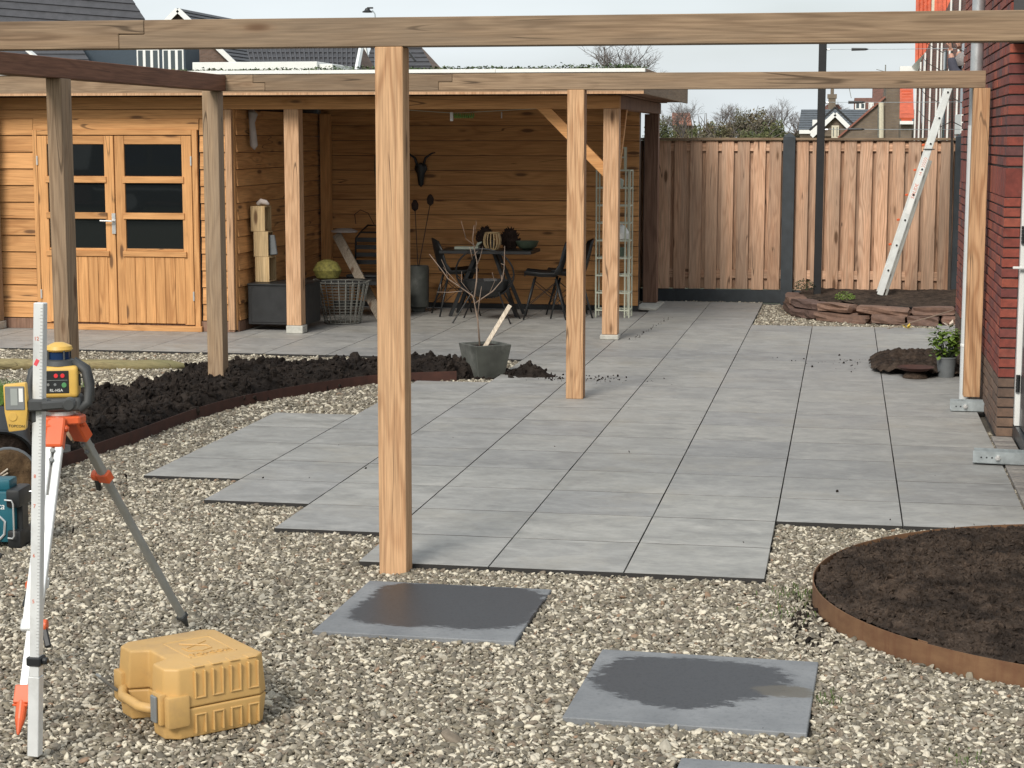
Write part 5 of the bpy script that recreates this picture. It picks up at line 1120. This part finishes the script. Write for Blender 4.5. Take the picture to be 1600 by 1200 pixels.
for (hx, hy, hz, sg) in ((-.54, -.10, 1.72, 1), (-.44, .10, 1.75, -1)):
    H = [(hx, hy, hz, .026, .016), (hx-.004, hy, hz+.045, .036, .016), (hx-.008, hy, hz+.075, .036, .014)]; Eh = [(0, 1), (1, 2)]
    for k in range(4):
        oy = (-.030+.020*k)*sg; b = len(H); ll = (.062, .075, .07, .055)[k]
        H += [(hx-.010, hy+oy, hz+.088, .0095), (hx-.022, hy+oy*1.15, hz+.088+ll*.5, .0085), (hx-.048, hy+oy*1.2, hz+.088+ll*.85, .007)]; Eh += [(2, b), (b, b+1), (b+1, b+2)]
    b = len(H); H += [(hx-.012, hy-.036*sg, hz+.04, .011), (hx-.036, hy-.052*sg, hz+.068, .009), (hx-.055, hy-.048*sg, hz+.09, .008)]; Eh += [(0, b), (b, b+1), (b+1, b+2)]
    skinbody('hand', H, Eh, M['skin'], 1)
for sy in (-.11, .11): own(MB().b(-.17, .08, sy-.045, sy+.045, 0, .075).build('shoe', M['black'], bevel=.02, seg=2, smooth=True), ps)
for o_ in children(ps): pass
wp = empty('work_platform', (1.72, 19.95, .12), 'aluminium work trestle under the person behind the brick wall', 'trestle')
own(MB().b(-.30, .5, -.3, .3, .89, .93).build('deck', M['ladder'], bevel=.003), wp)
for x in (-.28, .48):
    for y in (-.28, .28): own(MB().cyl((x, y, 0), (x, y, .89), .02, n=8).build('leg', M['ladder']), wp)

# ================================================================== beyond the fence and the roofs
def P(x, y, Y): return at(x, y, Y)
def courses(m, a, b, c, d, n, lift=.05):
    """roof plane a-b (eave) to d-c (ridge) laid as n overlapping courses of tiles"""
    nrm = (b-a).cross(d-a).normalized()
    if nrm.z < 0: nrm = -nrm
    for i in range(n):
        t0, t1 = i/n, min((i+1.12)/n, 1)
        p = [a.lerp(d, t0)+nrm*lift, b.lerp(c, t0)+nrm*lift, b.lerp(c, t1), a.lerp(d, t1)]
        q = [v-nrm*lift*1.1 for v in p]; m.add(p+q, [(0, 1, 2, 3), (7, 6, 5, 4), (0, 4, 5, 1), (1, 5, 6, 2), (3, 7, 4, 0)])
    return m
def ribs(m, a, b, c, d, n, w_=.05, lift=.09):
    nrm = (b-a).cross(d-a).normalized(); nrm = nrm if nrm.z > 0 else -nrm
    for i in range(n+1): m.bar(a.lerp(b, i/n)+nrm*lift, d.lerp(c, i/n)+nrm*lift*.6, w_, .05, up=nrm)
def house(name, x0, x1, y0, y1, ze, zr, lab, wall, roofm, axis='Y', over=.3, nc=22, barge=True, gablemat=None):
    """gable roofed house; axis = direction of the ridge"""
    h = empty(name, ((x0+x1)/2, y0, 0), lab, 'house'); m = MB().b(x0, x1, y0, y1, -.1, ze)
    if axis == 'Y': xm = (x0+x1)/2; m.prism([(x0, y0+.01, ze), (x1, y0+.01, ze), (xm, y0+.01, zr-.1)], (0, y1-y0-.02, 0))
    else: ym = (y0+y1)/2; m.prism([(x0+.01, y0, ze), (x0+.01, y1, ze), (x0+.01, ym, zr-.1)], (x1-x0-.02, 0, 0))
    m.build('wall', wall, h, loc=WL[h], shift=WL[h]); rm = MB(); k = over*(zr-ze)
    if axis == 'Y':
        xm = (x0+x1)/2; s_ = (zr-ze)/(xm-x0)*over
        for sg, xe in ((-1, x0-over), (1, x1+over)):
            courses(rm, Vector((xe, y0-over, ze-s_)), Vector((xe, y1+over, ze-s_)), Vector((xm, y1+over, zr)), Vector((xm, y0-over, zr)), nc)
        if barge:
            bm_ = MB()
            for xe in (x0-over, x1+over): bm_.bar((xe, y0-over-.05, ze-s_-.08), (xm, y0-over-.05, zr-.08), .06, .24, up=(0, 0, 1))
            bm_.build('barge_board', M['white'], h, loc=WL[h], shift=WL[h])
    else:
        ym = (y0+y1)/2; s_ = (zr-ze)/(ym-y0)*over
        for ye in (y0-over, y1+over): courses(rm, Vector((x0-over, ye, ze-s_)), Vector((x1+over, ye, ze-s_)), Vector((x1+over, ym, zr)), Vector((x0-over, ym, zr)), nc)
        if barge:
            bm_ = MB().b(x0-over, x1+over, y0-over-.08, y0-over, ze-s_-.16, ze-s_); bm_.build('gutter', M['white'], h, loc=WL[h], shift=WL[h])
    rm.build('roof', roofm, h, loc=WL[h], shift=WL[h]); return h
def window(h, x0, x1, y, z0, z1, n=2, mt=None):
    fr_ = MB().b(x0, x1, y-.06, y, z0, z1).build('window', mt or M['white'], h, loc=WL[h], shift=WL[h]); WL[fr_] = WL[h]; w_ = (x1-x0)/n
    for i in range(n): MB().b(x0+i*w_+.07, x0+(i+1)*w_-.07, y-.075, y-.061, z0+.08, z1-.08).build('pane', M['farglass'], fr_, loc=WL[h], shift=WL[h])
def XZ(x, y, Y): p = at(x, y, Y); return p.x, p.z
# A: large dark roof at far left
xr, zt_ = XZ(193, 30, 84); xl, ze = XZ(0, 112, 84)
hA = empty('roof_house', (xr-9, 84, 0), 'big house at far left with anthracite tiled roof and blue black upper storey', 'house')
zE = XZ(200, 60, 84)[1]
MB().b(xr-14, xr-.6, 84.0, 93, 0, zE).build('wall', M['cladding'], hA, loc=WL[hA], shift=WL[hA])
rm = MB(); sl = .9
a_, b_ = Vector((xr-16, 82.6, zE-.5)), Vector((xr+1.7, 86.8, zE-1.6)); c_, d_ = Vector((xr-3.4, 91, zE+4.0)), Vector((xr-16, 88, zE+5.1)); courses(rm, a_, b_, c_, d_, 14, .07); rm.build('roof', M['roofdark'], hA, loc=WL[hA], shift=WL[hA])
# windows of A just over the shed
hA2 = empty('dormer_block', (at(210, 95, 82).x, 82, 0), 'blue black clad upper storey with two white framed windows', 'house')
x0, z0 = XZ(128, 112, 82); x1, z1 = XZ(289, 66, 82); MB().b(x0, x1, 82, 83.9, 0, z1).build('wall', M['cladding'], hA2, loc=WL[hA2], shift=WL[hA2])
for (a, b, n) in ((215, 249, 3), (255, 287, 3)):
    xa, za = XZ(a, 112, 82); xb, zb = XZ(b, 76, 82); window(hA2, xa, xb, 82, za-.4, zb, n)
rm = MB(); a_, b_ = P(20, 112, 79), P(150, 112, 79); c_, d_ = P(118, 60, 82), P(-20, 60, 82); courses(rm, a_, b_, c_, d_, 6, .06)
hA3 = empty('lean_to_roof', (a_.x, a_.y, 0), 'low tiled roof piece at far left below the long side beam', 'roof'); MB().b(a_.x, b_.x, 79.3, 81.9, 0, a_.z).build('wall', M['farbrown'], hA3, loc=WL[hA3], shift=WL[hA3]); rm.build('roof', M['roofdark'], hA3, loc=WL[hA3], shift=WL[hA3])
q0, q1 = P(38, 74, 78.8), P(60, 92, 78.8); MB().bar(q0, q1, .1, .42, up=(0, 1, 0)).build('barge_board', M['white'], hA3, loc=WL[hA3], shift=WL[hA3])
# B: brick gable with white barge boards
pk = P(278, 11, 85); eb = P(383, 113, 85); hw = eb.x-pk.x
hB = house('gable_house', pk.x-hw+.3, pk.x+hw-.3, 85.3, 97, eb.z+.3, pk.z-.05, 'brown brick house whose gable has white barge boards, above the shed', M['farbrown'], M['roofdark'], 'Y', .3, 16)
# C, D: dark roofs right of it
def roofblock(name, pts, Y0_, Y1_, lab, wall, n, col='roofdark', rib=0, cat='house'):
    a, b, c, d = [P(*p, Y) for p, Y in zip(pts, (Y0_, Y0_, Y1_, Y1_))]
    h = empty(name, ((a.x+b.x)/2, Y0_, 0), lab, cat); m = MB().b(a.x+.1, b.x-.1, Y0_+.3, Y1_, 0, min(a.z, b.z)); m.prism([Vector((b.x-.2, Y0_+.3, min(a.z, b.z))), Vector((b.x-.2, Y1_, min(a.z, b.z))), Vector((c.x-.2, Y1_, c.z-.1))], (-.2, 0, 0)); m.build('wall', wall, h, loc=WL[h], shift=WL[h])
    rm = courses(MB(), a, b, c, d, n, .06)
    if rib: ribs(rm, a, b, c, d, rib, .07, .07)
    rm.build('roof', M[col], h, loc=WL[h], shift=WL[h]); return h
hC = roofblock('tiled_house', ((396, 116), (563, 116), (565, 52), (380, 52)), 76, 80, 'house with ribbed anthracite roof behind the white roof light of the shed', M['farbrown'], 8, rib=24)
q0, q1 = P(557, 112, 75.7), P(566, 66, 78.5); MB().bar(q0, q1, .12, .2, up=(0, 1, 0)).build('barge_board', M['white'], hC, loc=WL[hC], shift=WL[hC])
hD = roofblock('tiled_house', ((566, 118), (683, 118), (640, 44), (590, 44)), 88, 92, 'house with dark hipped roof partly behind the near pergola post', M['farbrown'], 11)
q0, q1 = P(570, 70, 87.5), P(578, 112, 87.5); MB().bar(q0, q1, .1, .25, up=(0, 1, 0)).build('barge_board', M['white'], hD, loc=WL[hD], shift=WL[hD])
q0 = P(646, 92, 87.6); MB().bar(q0-Vector((.2, 0, -.3)), q0+Vector((.1, 0, -.1)), .1, .15, up=(0, 1, 0)).build('roof_vent', M['black'], hD, loc=WL[hD], shift=WL[hD])
# street lamp
p = P(575, 17, 60); sl_ = empty('street_lamp', (p.x+.25, 60, 0), 'street lamp whose black head rises above the front pergola beam', 'street lamp'); WL_ = WL[sl_]
MB().cyl((p.x+.25, 60, 0), (p.x+.25, 60, p.z-.35), .06, .04, 8).tube([(p.x+.25, 60, p.z-.35), (p.x+.24, 60, p.z-.1), (p.x+.15, 60, p.z+.02)], .02, 6).build('pole', M['galv'], sl_, loc=WL_, shift=WL_)
MB().lathe([(.03, .10), (.07, .08), (.1, .02), (.18, -.03), (.17, -.05), (0, -.05)], (p.x-.02, 60, p.z), 14).b(p.x-.02, p.x+.17, 59.96, 60.04, p.z+.07, p.z+.12).build('lamp_head', M['black'], sl_, loc=WL_, shift=WL_)
# trees and scrub
def baretree(x, yb, yt, Y, wpx, lab, seed, grp='bare trees beyond the fence'):
    rg = random.Random(seed); b = P(x, yb, Y); t = P(x, yt, Y); H = t.z; w_ = wpx/2/F_PX*Y; r = empty('bare_tree', (b.x, Y, 0), lab, 'tree', grp); tm = MB(); cm = MB(); r0 = H*.022
    zb_ = min(H*.45, max(b.z, H*.3))
    own(tm.tube([(0, 0, 0), (rg.gauss(0, .05), 0, zb_*.6), (0, 0, zb_)], [r0, r0*.8, r0*.65], 6).build('trunk', M['barebark'], smooth='all'), r)
    def br(p, d, l, rad, dep):
        q = p+d*l*.5+Vector((rg.gauss(0, .04), rg.gauss(0, .04), 0))*l; e = q+(d+Vector((rg.gauss(0, .18), rg.gauss(0, .18), .08))).normalized()*l*.5
        cm.tube([p, q, e], [rad, rad*.8, rad*.6], 3 if dep > 1 else 5, caps=False)
        if dep >= 5: return
        for k in range(3 if dep < 4 else 2): 
            nd = (d+Vector((rg.gauss(0, .62), rg.gauss(0, .62), rg.gauss(.12, .3)))).normalized(); br(q.lerp(e, rg.random()) if k else e, nd, l*rg.uniform(.6, .82), rad*.62, dep+1)
    L0 = (H-zb_)*.34
    for k in range(5): a = k*1.26+rg.random(); br(Vector((0, 0, zb_*rg.uniform(.85, 1))), Vector((math.cos(a)*.55*w_/(H-zb_)*1.6, math.sin(a)*.5, 1)).normalized(), L0, r0*.45, 0)
    own(cm.build('crown', M['barebark'], weld=False), r)
baretree(962, 130, 42, 120, 62, 'bare round tree standing far off above the sedum roof', 1)
baretree(1137, 205, 150, 125, 46, 'bare tree rising from the scrub, left of the two over the fence', 5)
baretree(1213, 210, 152, 120, 44, 'bare tree rising from the scrub, right of the two over the fence', 8)
baretree(1245, 208, 166, 130, 26, 'small pale bare tree beside the dark roofed house', 12)
baretree(1066, 200, 150, 100, 34, 'thin bare tree beside the corner of the shed roof', 14)
baretree(1298, 205, 150, 150, 18, 'small bare tree behind the black pole', 19)
rbh_ = empty('red_roofed_house', (at(1062, 185, 170).x, 170, 0), 'small far house with red brown roof among the trees', 'house')
a_, b_ = P(1050, 196, 168), P(1082, 196, 168); c_, d_ = P(1078, 176, 172), P(1050, 176, 172); courses(MB(), a_, b_, c_, d_, 4, .1).build('roof', plain('faded_red_roof', (.30, .13, .085), .8), rbh_, loc=WL[rbh_], shift=WL[rbh_]); MB().b(a_.x, b_.x, 169, 173, 0, a_.z).build('wall', M['tan'], rbh_, loc=WL[rbh_], shift=WL[rbh_])
def bush(x, ytop, Y, wpx, mat, lab, seed):
    rg = random.Random(seed); t = P(x, ytop, Y); H = t.z; w_ = wpx/2/F_PX*Y; r = empty('scrub_tree', (t.x, Y, 0), lab, 'tree', 'scrubby trees beyond the fence'); m = MB(); lobes = [(rg.gauss(0, .35)*w_, rg.gauss(0, .5)*w_*.7, H*rg.uniform(.35, .78), w_*rg.uniform(.28, .5)) for _ in range(9)]
    for k in range(2600):
        cx, cy, cz, rr = lobes[rg.randrange(9)]; d = Vector((rg.gauss(0, 1), rg.gauss(0, 1), rg.gauss(0, 1))).normalized()*rr*(rg.random()**.4)*rg.uniform(.8, 1.15); c = Vector((cx, cy, cz))+Vector((d.x, d.y, d.z*H*.22/max(rr, .1)))
        s_ = rg.uniform(.05, .16)*Y/120; u = Vector((rg.gauss(0, 1), rg.gauss(0, 1), rg.gauss(0, 1))).normalized()*s_; v = Vector((rg.gauss(0, 1), rg.gauss(0, 1), rg.gauss(0, 1))).normalized()*s_*.8; m.add([c-u, c+v, c+u], [(0, 1, 2)])
    own(m.build('crown', mat, weld=False), r); tm = MB()
    for k in range(7): tm.tube([(rg.gauss(0, .15), 0, 0), (rg.gauss(0, w_*.3), 0, H*.4), (rg.gauss(0, w_*.6), 0, H*rg.uniform(.75, 1.05))], [.08, .05, .015], 4)
    own(tm.build('trunk', M['barebark']), r)
bl = [(1036, 172, 115, 44, 'bushgreen', 'green scrub directly right of the shed corner'), (1068, 190, 120, 46, 'bushbrown', 'brown green scrub below the far red roof'), (1100, 177, 118, 44, 'bushgreen', 'dark green clump left of the left bare tree'), (1122, 184, 110, 48, 'bushbrown', 'brown clump under the left bare tree'),
      (1150, 180, 116, 46, 'bushgrey', 'greyish bare scrub in the middle over the fence'), (1172, 168, 122, 44, 'bushbrown', 'tall brownish scrub between the two bare trees'), (1196, 176, 118, 44, 'bushgrey', 'twiggy scrub left of the right bare tree'), (1216, 184, 112, 46, 'bushgreen', 'green scrub under the right bare tree'), (1240, 196, 118, 40, 'bushgrey', 'low scrub behind the concrete fence post'), (1085, 200, 105, 60, 'bushgrey', 'low grey twigs just above the left part of the fence'), (1180, 200, 105, 70, 'bushgreen', 'low green scrub just above the middle of the fence')]
for i, (x, y, Y, w_, mt, lab) in enumerate(bl): bush(x, y, Y, w_*1.25, M[mt], lab, 100+i)
# right hand houses
hE = roofblock('dark_roofed_house', ((1247, 204), (1440, 204), (1440, 171), (1252, 171)), 90, 95, 'low house with grey tiled roof and white dormer behind the black pole', M['tan'], 9, 'rooffar')
a_, b_ = P(1249, 205, 89.7), P(1300, 205, 89.7); MB().b(a_.x, b_.x, 89.4, 89.8, a_.z-.12, a_.z+.06).build('gutter', M['white'], hE, loc=WL[hE], shift=WL[hE])
pk = P(1305, 178, 88); el, er = P(1268, 213, 88), P(1340, 213, 88); hw = (er.x-el.x)/2
gb = MB().prism([el, er, pk], (0, 3, 0)); gb.build('gable_wall', M['tan'], hE, loc=WL[hE], shift=WL[hE])
bm_ = MB().bar(el+Vector((0, -.1, 0)), pk+Vector((0, -.1, 0)), .2, .38, up=(0, 1, 0)).bar(er+Vector((0, -.1, 0)), pk+Vector((0, -.1, 0)), .2, .38, up=(0, 1, 0)); bm_.build('barge_board', M['white'], hE, loc=WL[hE], shift=WL[hE])
bm_ = MB().bar(el+Vector((-.1, -.15, .28)), pk+Vector((0, -.15, .3)), .1, .1, up=(0, 1, 0)).bar(er+Vector((.1, -.15, .28)), pk+Vector((0, -.15, .3)), .1, .1, up=(0, 1, 0)); bm_.build('barge_cap', M['black'], hE, loc=WL[hE], shift=WL[hE])
xa, za = XZ(1299, 216, 87.9); xb, zb = XZ(1311, 196, 87.9); window(hE, xa, xb, 87.9, za, zb, 2, M['cream'])
xa, za = XZ(1269, 206, 88.5); xb, zb = XZ(1290, 187, 88.5); MB().b(xa, xb, 88.6, 90.6, za, zb).build('dormer', M['white'], hE, loc=WL[hE], shift=WL[hE])
ck = empty('chimney_house', (at(1300, 170, 108).x, 108, 0), 'far house with brick chimney stack above the grey roof', 'house')
xa, za = XZ(1294, 165, 108); xb, zb = XZ(1306, 147, 108); m = MB().b(xa, xb, 108, 108.6, za-3, zb).b(xa-.06, xb+.06, 107.95, 108.65, zb-.25, zb).cyl(((xa+xb)/2, 108.3, zb), ((xa+xb)/2, 108.3, zb+.3), .1, n=8); m.build('chimney', M['tan'], ck, loc=WL[ck], shift=WL[ck])
pa, pb, pc_ = P(1284, 174, 109), P(1318, 174, 109), P(1300, 160, 109); MB().prism([pa, pb, P(1310, 163, 109), P(1292, 163, 109)], (0, 5, 0)).b(pa.x, pb.x, 109, 114, 0, pa.z).build('wall', M['farred'], ck, loc=WL[ck], shift=WL[ck])
fb = empty('flat_roofed_building', (at(1360, 165, 125).x, 125, 0), 'far flat roofed brick block with white windows', 'building')
xa, za = XZ(1335, 153, 125); xb, _ = XZ(1402, 153, 125); MB().b(xa, xb, 125, 133, 0, za).b(xb-1.6, xb+.3, 125, 128, za, za+.7).build('wall', M['farred'], fb, loc=WL[fb], shift=WL[fb])
for (a, b) in ((1336, 1352), (1357, 1365)):
    x0, z0 = XZ(a, 171, 124.9); x1, z1 = XZ(b, 160, 124.9); window(fb, x0, x1, 124.9, z0, z1, 2)
an = MB().cyl((xb-.8, 126, za+.7), (xb-.8, 126, za+2.2), .04, n=5).bar((xb-1.4, 126, za+1.9), (xb-.2, 126, za+1.6), .04, .04).bar((xb-3, 126, za), (xb-3.4, 126, za+1.8), .04, .04); an.build('aerial', M['iron'], fb, loc=WL[fb], shift=WL[fb])
bg_ = empty('brown_gable_house', (at(1380, 200, 78).x, 78, 0), 'plain brown gable with broad chimney behind the fence', 'house')
pts = [P(*q, 78) for q in ((1305, 222), (1380, 156), (1384, 152), (1386, 118), (1405, 118), (1405, 153), (1408, 155), (1408, 190), (1434, 190), (1434, 222))]
base_z = 0; pts[0].z = 0; pts[-1].z = 0; lowl = P(1310, 215, 78); pts = [Vector((lowl.x, 78, 0)), lowl]+pts[1:]
MB().prism([p-Vector((0, 0, 0)) for p in pts], (0, 6, 0)).build('wall', M['tan'], bg_, loc=WL[bg_], shift=WL[bg_])
MB().bar(P(1309, 215, 77.9), P(1383, 151, 77.9), .07, .10, up=(0, 1, 0)).build('verge', plain('red_verge', (.25, .10, .07), .8), bg_, loc=WL[bg_], shift=WL[bg_])
MB().cyl(P(1377, 216, 77.8), P(1377, 160, 77.8), .11, n=8).build('drainpipe', M['cream'], bg_, loc=WL[bg_], shift=WL[bg_]); MB().cyl(P(1373, 216, 77.8), P(1373, 168, 77.8), .05, n=8).build('drainpipe', M['iron'], bg_, loc=WL[bg_], shift=WL[bg_])
rr_ = empty('red_tiled_roof', (at(1416, 190, 74).x, 74, 0), 'strip of bright red tiled roof beside the brown gable', 'roof')
a_, b_ = P(1408, 191, 74), P(1425, 191, 74); c_, d_ = P(1424, 143, 78), P(1409, 143, 78); rm = courses(MB(), a_, b_, c_, d_, 10, .16); ribs(rm, a_, b_, c_, d_, 6, .14, .16); rm.build('roof', M['roofred'], rr_, loc=WL[rr_], shift=WL[rr_])
MB().b(a_.x, b_.x, 74.2, 77.5, 0, a_.z).build('wall', M['tan'], rr_, loc=WL[rr_], shift=WL[rr_]); MB().b(a_.x-.05, b_.x+.05, 73.9, 74.1, a_.z-.08, a_.z+.05).build('gutter', M['white'], rr_, loc=WL[rr_], shift=WL[rr_])
# terrace running away from the viewer, seen from its side: dark brick with white posts, red roof above
tr = empty('brick_terrace', (at(1432, 210, 60).x, 60, 0), 'dark red brick terrace with white window posts and bright red tiled roof', 'house')
xL = P(1430, 200, 60).x; zeav = P(1430, 108, 60).z
A0 = Vector((xL, 60, 0)); A1 = Vector((P(1512, 200, 47).x+.1, 47, 0)); 
fz = lambda p, z: Vector((p.x, p.y, z))
MB().add([fz(A0, 0), fz(A1, 0), fz(A1, 6.6), fz(A0, zeav), fz(A0, 0)+Vector((3, 6, 0)), fz(A1, 0)+Vector((5, 4, 0)), fz(A1, 6.6)+Vector((5, 4, 0)), fz(A0, zeav)+Vector((3, 6, 0))], [(0, 1, 2, 3), (4, 7, 6, 5), (0, 3, 7, 4), (1, 5, 6, 2), (3, 2, 6, 7)]).build('wall', M['farred'], tr, loc=WL[tr], shift=WL[tr])
dAB = A1-A0
for k, t in enumerate((.03, .12, .21, .33, .45, .52, .66, .80, .93)):
    p = A0+dAB*t+Vector((-.06, -.10, 0)); zt2 = zeav+(6.6-zeav)*t-.15; MB().box((p.x, p.y, zt2/2+.2), (.045, .06, zt2-.4)).build('white_post', M['white'], tr, loc=WL[tr], shift=WL[tr])
for t in (.18, .56, .86):
    p = A0+dAB*t+Vector((-.02, -.04, 0)); MB().box((p.x, p.y, 3.0), (.5, .04, 2.6), (0, 0, math.atan2(dAB.y, dAB.x))).build('window', M['farglass'], tr, loc=WL[tr], shift=WL[tr])
q = A0+dAB*.85+Vector((-.05, -.1, 0)); MB().box((q.x, q.y, 2.25), (1.2, .1, .5), (0, 0, math.atan2(dAB.y, dAB.x))).build('white_siding', M['white'], tr, loc=WL[tr], shift=WL[tr])
g0, g1 = P(1431, 106, 60), P(1470, 66, 57); MB().bar(g0, g1, .25, .25, up=(0, 1, 0)).b(g0.x-.5, g0.x+.5, 59.8, 60.3, g0.z-.15, g0.z+.05).build('gutter', M['white'], tr, loc=WL[tr], shift=WL[tr])
a_, b_ = P(1437, 103, 62), P(1516, 20, 58); c_, d_ = P(1516, -120, 66), P(1437, -60, 70); rm = MB()
a_, b_, c_, d_ = P(1437, 104, 60.6), P(1474, 68, 60.6), P(1474, -50, 66), P(1437, -50, 66); courses(rm, a_, b_, c_, d_, 26, .14); ribs(rm, a_, b_, c_, d_, 6, .12, .14)
a_, b_, c_, d_ = P(1463, 70, 61), P(1516, 60, 61), P(1516, -70, 66.5), P(1463, -70, 66.5); courses(rm, a_, b_, c_, d_, 26, .14); ribs(rm, a_, b_, c_, d_, 8, .12, .14)
rm.build('roof', M['roofred'], tr, loc=WL[tr], shift=WL[tr])
q = P(1458, 20, 60); MB().b(q.x-.06, q.x+.02, 59.7, 60, q.z-3, q.z+5).build('verge', M['cream'], tr, loc=WL[tr], shift=WL[tr])

# ================================================================== parked behind the viewer, seen only as a reflection in the shed door panes
vn = empty('parked_van', (-15.5, -8.5, 0), 'dark van parked behind the viewer and mirrored in the shed door panes', 'van')
own(MB().prism([(-2.6, 0, .35), (2.5, 0, .35), (2.6, 0, .9), (2.1, 0, 1.15), (1.5, 0, 1.95), (-2.5, 0, 2.0), (-2.65, 0, 1.1)], (0, -1.9, 0)).build('body', plain('dark_van_paint', (.03, .035, .04), .25), bevel=.06, seg=2, smooth=True), vn)
for (a, b) in ((-2.3, -1.1), (-.95, .2)): own(MB().b(a, b, .004, .02, 1.2, 1.8).build('window', M['lens'], bevel=.004), vn)
own(MB().prism([(.35, .004, 1.2), (1.75, .004, 1.2), (1.3, .004, 1.8), (.35, .004, 1.8)], (0, .016, 0)).build('window', M['lens']), vn)
own(MB().b(-2.5, 2.45, .003, .03, .62, .68).build('side_strip', M['alu']), vn)
for x in (-1.6, 1.6):
    o = own(MB().cyl((x, -.2, .34), (x, .02, .34), .34, n=24).build('wheel', M['black'], bevel=.02), vn); own(MB().cyl((x, .02, .34), (x, .035, .34), .2, n=18).build('rim', M['alu']), o)
bk = empty('neighbour_wall', (-15, -16, 0), 'brick house across the street, mirrored in the shed door panes', 'house')
own(MB().b(-14, 12, -6, 0, 0, 5.2).build('wall', M['farred']), bk)
for k in range(6): own(MB().b(-12+k*4, -10+k*4, 0, .05, 1.0, 2.4).build('window', M['white']), bk)
